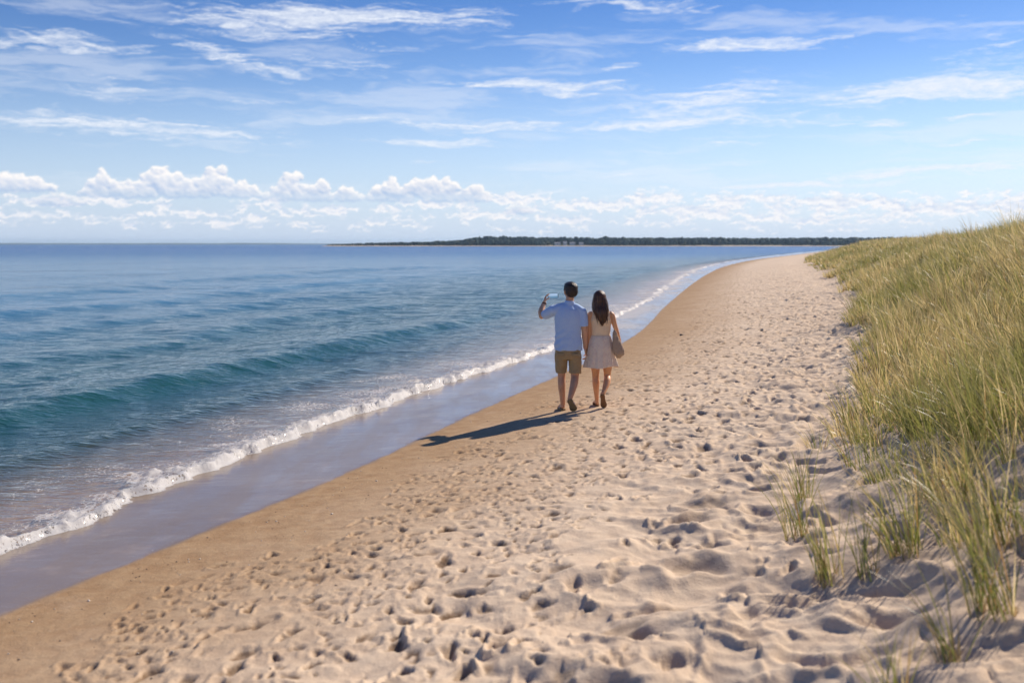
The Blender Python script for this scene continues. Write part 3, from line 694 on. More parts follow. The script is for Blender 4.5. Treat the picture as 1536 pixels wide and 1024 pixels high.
def build_grass():
    r = np.random.default_rng(91)
    bands = [(1.2, 5.0, 17, 24, .0052, 1.0), (5, 10, 26, 30, .0060, 1.0), (10, 20, 24, 30, .0085, 1), (20, 36, 16, 26, .0120, 1), (36, 62, 9, 22, .020, 1), (62, 110, 4.5, 18, .034, 1), (110, 240, 1.4, 16, .065, 1)]
    Vs, Fs, Cs, k = [], [], [], 0
    for (ya, yb, dens, nb, wd, _) in bands:
        # candidate tufts over the dune strip
        width = 9 + .09 * yb
        area = (yb - ya) * width; nt_ = int(dens * area)
        ty = r.uniform(ya, yb, nt_); tx = Bc(ty) - 1.0 + r.random(nt_) * width
        u = dune_u(tx, ty)
        pat = .5 + .5 * fbm(tx * .55, ty * .42, 400, 3)
        ush = u + .10 * (1 - sstep(ty, 9, 20)) * sstep(ty, 4.6, 6.5) + .05
        thr = sstep(ush, -.05, .34) * 1.22 - .10
        thr = np.maximum(thr, .46 * sstep(u, -.13, -.02) * (1 - sstep(ty, 9, 13)) * sstep(ty, 5.2, 6.2))
        thr = np.maximum(thr, 1.0 * sstep(tx - .50 * ty, 0.05, .5) * (ty < 9))
        nearthin = 1 - .34 * (1 - sstep(ty, 6, 11)) * (1 - sstep(ush, .25, .9))
        p = np.clip((thr * nearthin - (1 - pat) * .80) * 2.4, 0, 1)
        p *= (tx < .66 * ty + 3.5)
        p = np.where(u > 2.3, 0, p); edge_ = 1 - .80 * (1 - sstep(u, -.05, .30)) * (1 - sstep(ty, 10, 16)); p = p * edge_
        keep = r.random(nt_) < p
        tx, ty, u = tx[keep], ty[keep], u[keep]
        cnt = r.integers(int(nb * .6), int(nb * 1.3), len(tx))
        idx = np.repeat(np.arange(len(tx)), cnt); n = len(idx)
        spread = r.uniform(.03, .14, len(tx))[idx]
        a = r.uniform(0, 2 * np.pi, n); rr = spread * np.sqrt(r.random(n)) * (1 + .012 * ty[idx])
        bx = tx[idx] + rr * np.cos(a); by = ty[idx] + rr * np.sin(a)
        bz = real_z(bx, by) - .03
        hgt = (.50 + .24 * perlin(tx * .8, ty * .6, 410)) * (1 - .12 * sstep(ty, 15, 60)) * np.exp(r.normal(0, .24, len(tx)))
        L = hgt[idx] * r.uniform(.55, 1.35, n)
        # wind off the land combs the blades toward the sea
        wdir = np.array([-1.0, -.12])
        lw = (.75 + .55 * perlin(tx * .5, ty * .4, 430) + r.normal(0, .25, len(tx)))[idx]
        dx = np.cos(a) * .8 + wdir[0] * lw * r.uniform(.4, 1.9, n); dy = np.sin(a) * .8 + wdir[1]
        az = np.arctan2(dy, dx); mag = np.clip(np.hypot(dx, dy), .2, 2)
        bend = np.clip(r.uniform(.12, 1.05, n) * (.4 + .55 * mag), .05, 1.5)
        W = wd * r.uniform(.6, 1.35, n)
        strawy = np.clip(.48 + .75 * fbm(tx * .28, ty * .22, 420, 3), .08, .85)
        colr = np.empty((n, 3)); st = strawy[idx]
        c0 = blade_colors(n, r, .5)
        g = blade_colors(n, r, .0); s_ = blade_colors(n, r, 1.0)
        colr = np.where((r.random(n) < st)[:, None], s_, g)
        V, F, C = blades(bx, by, bz, L * .86, W, az, bend, colr, segs=5 if ya < 20 else 4, tw=r.uniform(-.7, .7, n), seed=3)
        Vs.append(V); Fs.append(F + k); Cs.append(C); k += len(V)
    V = np.concatenate(Vs); print('grass verts', len(V))
    o = mesh_np('beach_grass', V, np.concatenate(Fs), GM, colors={'tint': np.concatenate(Cs)})
    tag(o, 'dense green and straw coloured beach grass combed seaward over the dune', 'beach grass', kind='stuff')
build_grass()
TUFTS = [  # x, y, blades, length, lean, azimuth, label
    (1.60, 4.00, 9, .42, .35, 2.2, 'small thin green tuft standing alone lowest in the foreground sand'),
    (1.98, 4.33, 9, .50, .75, 2.7, 'leaning tuft bent toward the sea just right of and behind the lowest foreground tuft'),
    (2.30, 4.62, 26, .80, .55, 2.5, 'tall full tuft at the right edge on shaded sand, nearest of the large tufts'),
    (1.88, 5.72, 15, .62, .45, 2.6, 'upright green tuft at the seaward corner of the grass, leftmost of the foreground tufts'),
    (2.08, 5.66, 9, .52, .40, 1.6, 'slender tuft immediately right of the leftmost foreground tuft'),
    (2.32, 5.74, 14, .66, .75, 2.7, 'spreading tuft with long arching blades, third from left in the row of three'),
    (2.02, 6.9, 14, .58, .5, 2.2, 'loose yellow green tuft behind the leftmost foreground tuft'),
    (2.30, 7.7, 12, .50, .5, 2.9, 'sparse low tuft at the foot of the dune where footprints end'),
    (2.72, 5.35, 20, .72, .5, 2.3, 'thick upright tuft between the arching pale one and the right edge'),
]
def build_tufts():
    r = np.random.default_rng(55)
    for (x, y, nb, L0, lean, az0, lab) in TUFTS:
        nb = int(nb * 2.3)
        a = r.uniform(0, 2 * np.pi, nb); rr = .035 * np.sqrt(r.random(nb)) * (1 + nb / 25)
        bx = rr * np.cos(a); by = rr * np.sin(a)
        z0 = ground_z(x, y)
        bz = np.array([ground_z(x + i, y + j) for i, j in zip(bx, by)]) - z0 - .035
        az = az0 + r.normal(0, 1.0, nb)
        bend = np.clip(r.normal(lean, .22, nb), .05, 1.2)
        L = L0 * r.uniform(.5, 1.3, nb)
        c = np.where((r.random(nb) < .22)[:, None], blade_colors(nb, r, 1.0), blade_colors(nb, r, 0) * .85)
        V, F, C = blades(bx, by, bz, L, .0058 * r.uniform(.7, 1.35, nb), az, bend, c, segs=7, tw=r.uniform(-.8, .8, nb))
        # dry sheaths at the foot
        n2 = nb // 2; a2 = r.uniform(0, 2 * np.pi, n2)
        V2, F2, C2 = blades(bx[:n2], by[:n2], bz[:n2], r.uniform(.08, .2, n2), np.full(n2, .007), a2, r.uniform(.3, 1.0, n2), np.tile([.36, .24, .12], (n2, 1)), segs=7, tw=a2 + 1.5)
        o = mesh_np('grass_tuft', np.concatenate([V, V2]), np.concatenate([F, F2 + len(V)]), GM, colors={'tint': np.concatenate([C, C2])})
        o.location = (x, y, z0); tag(o, lab, 'grass tuft', 'tufts of beach grass in the foreground sand')
build_tufts()

# ------------------------------------------------------------------ shells and bits on the sand
def build_bits():
    bv, bf = ico(1); r = np.random.default_rng(8)
    Vs, Fs, Cs, k = [], [], [], 0
    for i in range(520):
        y = math.exp(r.uniform(math.log(4), math.log(30))); s_ = abs(r.normal(.5, .9)) + .12
        x = float(Ec(y)) + s_ / .88; q = r.uniform(.0025, .0075) * (1.6 if r.random() < .06 else 1)
        v = bv * np.array([q * r.uniform(.8, 1.6), q, q * .5]); a = r.uniform(0, 3.1); v = v @ np.array([[math.cos(a), math.sin(a), 0], [-math.sin(a), math.cos(a), 0], [0, 0, 1]])
        Vs.append(v + np.array([x, y, ground_z(x, y) + q * .35])); Fs.append(bf + k); k += len(v)
        c = np.array([.65, .60, .52]) if r.random() < .45 else np.array([.16, .12, .09])
        Cs.append(np.repeat(c[None] * r.uniform(.7, 1.2), len(v), 0))
    m, n = newmat('shell_grit'); n.out(n.bsdf(Base_Color=n.attr('tint', 0), Roughness=.6))
    tag(mesh_np('shell_grit', np.concatenate(Vs), np.concatenate(Fs), m, colors={'tint': np.concatenate(Cs)}), 'tiny pale shells and dark grit scattered over the damp sand', 'shell grit', kind='stuff')
    m, n = newmat('dark_stone'); n.out(n.bsdf(Base_Color=n.mix(n.noise(n.n('ShaderNodeTexCoord').outputs['Object'], 30, 4), (.02, .02, .022), (.06, .055, .05)), Roughness=.5))
    bv, bf = ico(3)
    v = bv * np.array([.062, .05, .034]) * (1 + .12 * np.sin(bv @ np.array([3, 2, 4.]))[:, None])
    o = mesh_np('pebble', v, bf, m); o.location = (4.38, 25.6, ground_z(4.38, 25.6) + .012)
    tag(o, 'dark rounded pebble lying alone on smooth sand beyond the couple', 'pebble')
build_bits()
# ------------------------------------------------------------------ people
def nrm(v): v = np.asarray(v, float); return v / max(1e-9, np.linalg.norm(v))
def smooth_path(P, n=6):
    P = np.array(P, float)
    if len(P) < 3:
        t = np.linspace(0, 1, n + 1)[:, None]; return P[0] * (1 - t) + P[1] * t
    Q = np.concatenate([[2 * P[0] - P[1]], P, [2 * P[-1] - P[-2]]]); out = []
    for i in range(1, len(Q) - 2):
        for t in np.arange(n) / n:
            a, b, c, d = Q[i - 1], Q[i], Q[i + 1], Q[i + 2]
            out.append(.5 * ((2 * b) + (-a + c) * t + (2 * a - 5 * b + 4 * c - d) * t * t + (-a + 3 * b - 3 * c + d) * t ** 3))
    out.append(P[-1]); return np.array(out)
def limb(pts, rad, ref=(0, 1, 0), seg=18, dome=True, n=6, closed=True):
    P = smooth_path(pts, n); rad = np.array([(q, q) if np.isscalar(q) else q for q in rad], float); Q = np.maximum(smooth_path(rad, n), .001)
    T = np.gradient(P, axis=0); rings = []
    def ring(c, t, a, b):
        t = nrm(t); rf = np.array(ref, float)
        if abs(t @ rf) > .96: rf = np.array([0, 0, 1.]) if abs(t[2]) < .9 else np.array([1., 0, 0])
        s = nrm(np.cross(t, rf)); o = nrm(np.cross(s, t))
        ang = np.arange(seg) * 2 * np.pi / seg
        return c + np.outer(np.cos(ang) * a, s) + np.outer(np.sin(ang) * b, o)
    if dome:
        for f in (.15, .5, .8, .95): rings.append(ring(P[0] - nrm(T[0]) * min(Q[0]) * math.sqrt(1 - f * f), T[0], *(Q[0] * f)))
    for c, t, q in zip(P, T, Q): rings.append(ring(c, t, *q))
    if dome:
        for f in (.95, .8, .5, .15): rings.append(ring(P[-1] + nrm(T[-1]) * min(Q[-1]) * math.sqrt(1 - f * f), T[-1], *(Q[-1] * f)))
    V = np.concatenate(rings); m = len(rings); F = []
    for i in range(m - 1):
        for j in range(seg):
            a = i * seg + j; b = i * seg + (j + 1) % seg; F.append((a, b, b + seg, a + seg))
    if closed: F.append(tuple(range(seg))[::-1]); F.append(tuple((m - 1) * seg + j for j in range(seg)))
    return V, F
def ball(c, r, rot=None):
    V, F = ico(3); V = V * (np.array(r) if not np.isscalar(r) else r)
    if rot is not None: V = V @ np.array(rot).T
    return V + np.array(c), [tuple(f) for f in F]
def rotz(a): c, s = math.cos(a), math.sin(a); return np.array([[c, -s, 0], [s, c, 0], [0, 0, 1.]])
def rotx(a): c, s = math.cos(a), math.sin(a); return np.array([[1, 0, 0], [0, c, -s], [0, s, c.real]])
def place(prims, M, c): return [(V @ M.T + np.array(c), F) for V, F in prims]
def fuse(name, prims, mat, parent, voxel=.006, it=3, disp=None, fac=.5):
    V, F, k = [], [], 0
    for v, f in prims:
        V.append(v); F += [tuple(i + k for i in q) for q in f]; k += len(v)
    me = bpy.data.meshes.new('tmp'); me.from_pydata(np.concatenate(V).tolist(), [], F); me.update()
    bm = bmesh.new(); bm.from_mesh(me); bmesh.ops.recalc_face_normals(bm, faces=bm.faces); bm.to_mesh(me); bm.free()
    o = bpy.data.objects.new('tmp', me); col.objects.link(o)
    r = o.modifiers.new('r', 'REMESH'); r.mode = 'VOXEL'; r.voxel_size = voxel; r.use_smooth_shade = True
    s = o.modifiers.new('s', 'SMOOTH'); s.iterations = it; s.factor = fac
    dg = bpy.context.evaluated_depsgraph_get(); ev = o.evaluated_get(dg)
    me2 = bpy.data.meshes.new_from_object(ev); bpy.data.objects.remove(o); bpy.data.meshes.remove(me)
    if disp:
        n = len(me2.vertices); co = np.empty(n * 3); no = np.empty(n * 3)
        me2.vertices.foreach_get('co', co); me2.vertices.foreach_get('normal', no); co = co.reshape(-1, 3); no = no.reshape(-1, 3)
        co = co + no * disp(co, no)[:, None]; me2.vertices.foreach_set('co', co.ravel()); me2.update()
    me2.polygons.foreach_set('use_smooth', [True] * len(me2.polygons))
    me2.name = name; me2.materials.clear(); me2.materials.append(mat)
    ob = bpy.data.objects.new(name, me2); col.objects.link(ob)
    if parent: ob.parent = parent
    return ob
def hand(wrist, d, nrml, t, curls, size=1.0, thumb=(.6, .7, .25), spread=.16):
    d, nrml, t = nrm(d), nrm(nrml), nrm(t); w = np.array(wrist, float); out = []
    pe = w + d * .088 * size
    out.append(limb([w - d * .015, w + d * .03 * size, w + d * .06 * size, pe], [(.026, .02), (.036, .017), (.041, .016), (.038, .012)], ref=nrml))
    for i, (off, ln) in enumerate([(.030, .076), (.0105, .084), (-.0095, .078), (-.028, .062)]):
        base = w + d * .082 * size + t * off * size; fd = nrm(d + t * off * spread / .03); p = [base - fd * .02, base]; c = curls[i]
        for j, fr in enumerate((.46, .31, .23)):
            ang = c * (j + .6)
            dirv = fd * math.cos(ang) + nrml * math.sin(ang); p.append(p[-1] + dirv * ln * fr * size)
        out.append(limb(p, [.0095 * size, .0095 * size, .0085 * size, .008 * size, .0068 * size], ref=t, seg=10, n=3))
    a, b, c = thumb; b0 = w + d * .018 + t * .024 * size
    td = nrm(t * a + d * b + nrml * c); p1 = b0 + td * .042 * size; td2 = nrm(td + nrml * .35 + d * .3); p2 = p1 + td2 * .032 * size; p3 = p2 + nrm(td2 + nrml * .2) * .022 * size
    out.append(limb([b0, p1, p2, p3], [.016 * size, .0115 * size, .010 * size, .0082 * size], ref=nrml, seg=10, n=3))
    return out
def foot(heel, toe, up, w=.046):
    heel, toe = np.array(heel, float), np.array(toe, float); d = toe - heel; L = np.linalg.norm(d); d = d / L; up = nrm(up); s = np.cross(d, up)
    P = lambda a, h, q=0: heel + d * a * L + up * h + s * q
    out = [limb([P(.10, .040), P(.30, .044), P(.55, .034), P(.76, .022), P(.86, .018)], [(w * .68, .036), (w * .66, .040), (w * .84, .030), (w, .019), (w * .92, .013)], ref=up)]
    for q, a, rr in ((-.033, .90, .0125), (-.015, .93, .010), (.001, .92, .0095), (.016, .905, .009), (.030, .875, .0085)):
        out.append(limb([P(a - .10, .014, q), P(a + .02, .011, q * 1.02)], [rr, rr], ref=up, seg=8))
    return out
def sandal(heel, toe, up, mat, strapm, parent, w=.05, th=.02):
    heel, toe = np.array(heel, float), np.array(toe, float); d = toe - heel; L = np.linalg.norm(d) + .012; d = nrm(d); up = nrm(up); s = np.cross(d, up)
    out = [(-.02, 0), (-.01, .55), (.08, .80), (.25, .76), (.45, .74), (.62, .95), (.78, 1.05), (.90, .92), (.98, .55), (1.0, 0)]
    pts = [(a, b) for a, b in out] + [(a, -b * .96) for a, b in out[-2:0:-1]]
    o2 = smooth_path(np.array(pts + [pts[0]]), 3)[:-1]
    n = len(o2); V = []
    for h in (-th, -th * .6, -.002, 0.0):
        k = .97 if h in (-th, 0.0) else 1.0
        for a, b in o2: V.append(heel + d * (a * L) + s * (b * w * k) + up * (h + .004))
    F = []
    for r_ in range(3):
        for j in range(n): a = r_ * n + j; b = r_ * n + (j + 1) % n; F.append((a, b, b + n, a + n))
    F.append(tuple(range(n))[::-1]); F.append(tuple(3 * n + j for j in range(n)))
    e = poly('sandal', V, F, mat, parent)
    P = lambda a, h, q=0: heel + d * a * L + up * h + s * q
    v1, f1 = limb([P(.45, .004, w * .74), P(.58, .045, w * .55), P(.76, .034, -.006), P(.78, .004, -.008)], [(.009, .003)] * 4, ref=up, seg=8)
    v2, f2 = limb([P(.45, .004, -w * .74), P(.58, .045, -w * .5), P(.76, .034, -.006)], [(.009, .003)] * 3, ref=up, seg=8)
    poly('strap', np.concatenate([v1, v2]), list(f1) + [tuple(i + len(v1) for i in q) for q in f2], strapm, e, True)
    return e
def skin_mat(name, base, flush):
    m, n = newmat(name); p = n.n('ShaderNodeTexCoord').outputs['Object']
    c = n.mix(n.rng(n.noise(p, 9, 4, .6), .35, .7), base, flush)
    n.out(n.bsdf(Base_Color=c, Roughness=.48, Subsurface_Weight=.12, Subsurface_Scale=.015, Normal=n.bump(n.noise(p, 220, 3), .25, .001))); return m
def cloth_mat(name, c1, c2, weave=420, sheen=.2, pat=None):
    m, n = newmat(name); p = n.n('ShaderNodeTexCoord').outputs['Object']
    c = n.mix(n.rng(n.noise(p, 60, 4, .7), .3, .7), c1, c2)
    if pat: c = pat(n, p, c)
    b = n.bump(n.noise(n.mapping(p, (1, 1, 1)), weave, 2), .35, .0012)
    b = n.bump(n.noise(n.mapping(p, (1, 1, .55), rot=(0, .5, 0)), 17, 3, .55), .75, .016, b)
    n.out(n.bsdf(Base_Color=c, Roughness=.85, Sheen_Weight=sheen, Normal=b, Specular_IOR_Level=.2)); return m
def hair_mat(name, c1, c2, streak):
    m, n = newmat(name); p = n.n('ShaderNodeTexCoord').outputs['Object']
    f = n.noise(n.mapping(p, streak), 1.0, 4, .65)
    c = n.mix(n.rng(f, .35, .7), c1, c2)
    n.out(n.bsdf(Base_Color=c, Roughness=.42, Specular_IOR_Level=.45, Normal=n.bump(f, .9, .006))); return m
def head_prims(scale=1.0):
    """head centred on the skull, looking along +y"""
    s = scale
    P = [ball((0, -.006 * s, .018 * s), (.077 * s, .095 * s, .098 * s)),
         limb([(0, .030 * s, .01 * s), (0, .042 * s, -.05 * s), (0, .052 * s, -.098 * s)], [(.064 * s, .052 * s), (.056 * s, .042 * s), (.026 * s, .022 * s)], ref=(0, 1, 0)),
         limb([(0, .083 * s, .022 * s), (0, .098 * s, -.005 * s), (0, .108 * s, -.024 * s)], [.008 * s, .010 * s, .0135 * s], seg=10),
         ball((0, .087 * s, -.056 * s), (.024 * s, .010 * s, .008 * s)), ball((0, .086 * s, -.066 * s), (.020 * s, .009 * s, .007 * s)),
         ball((0, .078 * s, .038 * s), (.050 * s, .014 * s, .010 * s)), ball((0, .076 * s, -.094 * s), (.020 * s, .014 * s, .014 * s))]
    for q in (-1, 1):
        P.append(ball((q * .080 * s, -.004 * s, -.008 * s), (.009 * s, .019 * s, .032 * s), rotz(q * .35)))
        P.append(ball((q * .045 * s, .060 * s, -.022 * s), (.022 * s, .018 * s, .018 * s)))
    return P
def eyes(parent, M, c, s, skinm):
    m1 = bpy.data.materials.get('eye_white')
    if not m1:
        m1, n = newmat('eye_white'); g = n.n('ShaderNodeTexCoord').outputs['Object']
        n.out(n.bsdf(Base_Color=(.75, .73, .7), Roughness=.2))
        m2, n = newmat('eye_dark'); n.out(n.bsdf(Base_Color=(.03, .018, .01), Roughness=.1))
    m2 = bpy.data.materials['eye_dark']
    for q in (-1, 1):
        v, f = ball((q * .031 * s, .079 * s, .012 * s), .0115 * s); v = v @ M.T + np.array(c); e = poly('eye', v, f, m1, parent, True)
        v, f = ball((q * .031 * s, .0868 * s, .012 * s), (.0055 * s, .0042 * s, .0055 * s)); v = v @ M.T + np.array(c); poly('iris', v, f, m2, e, True)

def build_man():
    x0, y0 = .78, 13.80; z0 = ground_z(x0, y0)
    root = empty('person', (x0, y0, z0)); tag(root, 'person in a light blue short-sleeved shirt and khaki shorts holding up a phone', 'person', 'couple walking on the sand')
    sk = skin_mat('tanned_skin', (.58, .31, .18), (.64, .36, .22))
    gz = lambda x, y: ground_z(x0 + x, y0 + y) - z0
    hl = (-.060, .055, gz(-.06, .08) + .020); tl = (-.090, .300, gz(-.09, .28) + .018)
    hr = (.010, -.235, .195); tr = (.082, -.105, gz(.08, -.11) + .022)
    upr = nrm(np.cross(np.cross(np.array(tr) - hr, (0, 1, .55)), np.array(tr) - hr) * 1.0)
    if upr[1] < 0: upr = -upr
    hc = (.033, .020, 1.672); HM = rotz(.32) @ rotx(-.04)
    wl = np.array((-.322, .330, 1.498))
    P = []
    P += [limb([(0, 0, .84), (0, 0, .95), (0, .0, 1.06), (0, .0, 1.20), (.0, .0, 1.33), (.002, .0, 1.43), (.008, .0, 1.475)], [(.14, .10), (.165, .115), (.15, .105), (.16, .108), (.172, .112), (.150, .09), (.07, .06)])]
    P += [limb([(.008, -.01, 1.44), (.018, 0, 1.52), (.028, .012, 1.62)], [(.075, .07), (.058, .058), (.054, .056)])]
    P += [limb([(-.09, .0, .90), (-.088, .05, .70), (-.082, .085, .50), (-.082, .060, .36), (-.070, .075, .20), (-.063, .085, .085)], [.088, .078, .056, (.054, .058), (.042, .044), .034])]
    P += [limb([(.09, .0, .90), (.098, .01, .70), (.098, .0, .50), (.082, -.085, .40), (.045, -.17, .285), (.022, -.205, .215)], [.088, .078, .057, (.055, .058), (.043, .044), .034])]
    P += foot(hl, tl, (0, .0, 1)) + foot(hr, tr, upr)
    P += [limb([(-.15, .0, 1.42), (-.185, .01, 1.425), (-.27, .10, 1.375), (-.362, .205, 1.312)], [.062, .058, .050, .040])]
    P += [limb([(-.362, .205, 1.312), (-.368, .245, 1.37), (-.345, .30, 1.44), wl], [.040, .043, .036, (.030, .024)])]
    P += hand(wl, (.22, .30, .92), (1, -.05, -.20), (0, -1, .1), (.55, .50, .50, .55), .95, thumb=(.55, .55, .45))
    P += [limb([(.15, 0, 1.40), (.188, 0, 1.385), (.212, -.012, 1.26), (.226, -.015, 1.13)], [.060, .056, .048, .041])]
    wr = np.array((.243, .035, .885))
    P += [limb([(.226, -.015, 1.13), (.232, .0, 1.06), (.240, .02, .96), wr], [.042, .043, .035, (.026, .030)], ref=(1, 0, 0))]
    P += hand(wr, (.10, .06, -1), (1, .0, .05), (0, 1, 0), (.62, .66, .66, .70), .95, thumb=(.5, .7, .5))
    P += place(head_prims(1.10), HM, hc)
    body = fuse('body', P, sk, root, .0052, 3)
    eyes(root, HM, hc, 1.10, sk)
    hm = hair_mat('brown_hair', (.014, .009, .006), (.050, .028, .016), (90, 90, 40))
    hp = [ball((0, -.012, .046), (.088, .104, .078)), ball((0, -.036, .004), (.084, .078, .088)), ball((0, -.052, -.040), (.062, .050, .040)), ball((0, .03, .082), (.070, .062, .042)),
          limb([(-.082, .012, .03), (-.081, .014, -.012)], [.009, .006]), limb([(.082, .012, .03), (.081, .014, -.012)], [.009, .006])]
    hp = [(V * 1.09, F) for V, F in hp]
    fuse('hair', place(hp, HM, hc), hm, root, .004, 2, lambda c, n: .0032 * fbm(c[:, 0] * 60 + c[:, 1] * 30, c[:, 2] * 60, 500, 2))
    # shirt
    sm = cloth_mat('blue_oxford_cloth', (.42, .58, .86), (.47, .63, .90), 500)
    def shirt_disp(c, n):
        x, y, z = c.T
        side = np.clip(1 - (z - .85) / .35, 0, 1)
        d = .0058 * (np.abs(perlin(x * 5 + z * 5.5, z * 9 - x * 6, 510)) - .2) * (.35 + side) * 1.6 + .004 * perlin(x * 11 + 3, z * 7 + y * 6, 511)
        d += .006 * np.sin((z * 1.1 - x * .55) * 62 + 3 * perlin(x * 4, z * 4, 512)) * sstep(-x, -.02, .16) * sstep(1.2 - z, 0, .2)
        return d
    sp = [limb([(.003, .0, .858), (.003, .0, .95), (.0, .0, 1.05), (0, .0, 1.2), (.0, .0, 1.33), (.003, .0, 1.415), (.008, .0, 1.465), (.012, 0, 1.50)], [(.196, .142), (.194, .140), (.180, .130), (.182, .130), (.190, .130), (.172, .112), (.112, .088), (.070, .068)], dome=False, seg=40),
          limb([(-.200, .004, 1.408), (-.10, .0, 1.432), (.01, 0, 1.44), (.10, 0, 1.425), (.195, 0, 1.385)], [(.070, .074), (.082, .070), (.085, .068), (.080, .068), (.066, .070)], ref=(0, 1, 0)),
          limb([(-.145, 0, 1.405), (-.20, .02, 1.405), (-.27, .095, 1.365), (-.322, .158, 1.332)], [(.074, .070), (.076, .070), (.070, .068), (.066, .066)], dome=False),
          limb([(.145, 0, 1.395), (.188, 0, 1.375), (.210, -.01, 1.28), (.219, -.014, 1.19)], [(.070, .064), (.071, .068), (.066, .068), (.064, .068)], dome=False)]
    shirt = fuse('shirt', sp, sm, root, .006, 2, shirt_disp)
    cp = []
    v, f = limb([(.013, .0, 1.482), (.018, .0, 1.512), (.021, .002, 1.540)], [(.082, .078), (.074, .072), (.067, .066)], dome=False, seg=28)
    fuse('collar', [(v, f)], sm, shirt, .004, 1)
    # shorts
    km = cloth_mat('khaki_twill', (.33, .24, .13), (.39, .29, .165), 300, .1)
    def sh_d(c, n): x, y, z = c.T; return .006 * perlin(x * 9, z * 9 + y * 5, 520) + .004 * perlin(x * 22 + z * 8, z * 14, 521)
    shp = [limb([(.003, 0, .97), (.003, 0, .90), (.003, 0, .82), (.004, .0, .735)], [(.182, .126), (.188, .132), (.178, .130), (.135, .112)], dome=False, seg=30),
           limb([(-.088, .0, .88), (-.092, .03, .74), (-.088, .065, .62), (-.083, .075, .535)], [(.093, .120), (.092, .108), (.086, .098), (.084, .096)], dome=False),
           limb([(.092, .0, .88), (.098, .008, .74), (.100, .004, .62), (.099, .0, .535)], [(.093, .120), (.093, .108), (.088, .098), (.086, .096)], dome=False)]
    so = fuse('shorts', shp, km, root, .0055, 2, sh_d)
    for q, cx, cy in ((-1, -.115, -.125), (1, .108, -.132)):
        V = []
        for (a, b) in ((-.055, .0), (.055, .0), (.055, -.035), (-.055, -.035)): V += [(cx + a, cy - .010, .82 + b), (cx + a, cy + .02, .82 + b)]
        poly('pocket_flap', V, [(0, 2, 4, 6), (7, 5, 3, 1), (0, 1, 3, 2), (2, 3, 5, 4), (4, 5, 7, 6), (6, 7, 1, 0)], km, so)
    rub = cloth_mat('tan_rubber', (.24, .18, .10), (.29, .23, .13), 200, 0); st = cloth_mat('pale_strap', (.50, .50, .52), (.6, .6, .6), 200, 0); st2 = cloth_mat('brown_strap', (.07, .045, .03), (.09, .06, .04), 200, 0)
    sandal(hl, tl, (0, 0, 1), rub, st, root); sandal(hr, tr, upr, rub, st, root)
    # cord bracelet at the raised wrist
    bm_ = cloth_mat('dark_cord', (.02, .018, .02), (.035, .03, .03), 300, 0)
    v, f = limb([wl + np.array((-.004, -.012, -.022)), wl + np.array((-.001, -.006, -.006))], [(.034, .029), (.034, .029)], dome=False)
    fuse('bracelet', [(v, f)], bm_, root, .003, 1)
    # the phone in the raised hand
    ph = empty('phone', (x0 - .196, y0 + .372, z0 + 1.592), .05); ph.rotation_euler = (R(-6), R(-2), R(4))
    tag(ph, 'phone held up sideways in the raised hand of the person in blue', 'phone')
    cm, n = newmat('phone_case'); n.out(n.bsdf(Base_Color=(.10, .10, .11), Roughness=.3))
    gm, n = newmat('phone_screen'); p = n.n('ShaderNodeTexCoord').outputs['Generated']
    zz = n.n('ShaderNodeSeparateXYZ', i={0: p}).outputs[2]
    pic = n.mix(n.rng(zz, .42, .50), (.16, .30, .46), (.42, .58, .80))
    n.out(n.bsdf(Base_Color=(.02, .02, .02), Roughness=.12, Emission_Color=pic, Emission_Strength=.75))
    lm, n = newmat('lens_glass'); n.out(n.bsdf(Base_Color=(.01, .01, .012), Roughness=.05))
    bm = bmesh.new(); bmesh.ops.create_cube(bm, size=1); bmesh.ops.scale(bm, vec=(.150, .0095, .074), verts=bm.verts)
    ed = [e for e in bm.edges if abs((e.verts[0].co - e.verts[1].co).y) > .005]
    bmesh.ops.bevel(bm, geom=ed, offset=.010, segments=5, affect='EDGES'); bmesh.ops.bevel(bm, geom=[e for e in bm.edges if e.calc_length() > .0 and abs(e.verts[0].co.y - e.verts[1].co.y) < 1e-5], offset=.0012, segments=2, affect='EDGES')
    me = bpy.data.meshes.new('case'); bm.to_mesh(me); bm.free(); me.materials.append(cm); o = bpy.data.objects.new('case', me); col.objects.link(o); o.parent = ph
    V = [(-.066, -.0056, -.033), (.066, -.0056, -.033), (.066, -.0056, .033), (-.066, -.0056, .033), (-.066, -.004, -.033), (.066, -.004, -.033), (.066, -.004, .033), (-.066, -.004, .033)]
    poly('screen', V, [(0, 1, 2, 3), (0, 4, 5, 1), (1, 5, 6, 2), (2, 6, 7, 3), (3, 7, 4, 0), (7, 6, 5, 4)], gm, ph)
    v, f = limb([(-.058, .004, .024), (-.058, .0065, .024)], [.006, .006], dome=False, ref=(0, 0, 1)); poly('lens', v, f, lm, ph)

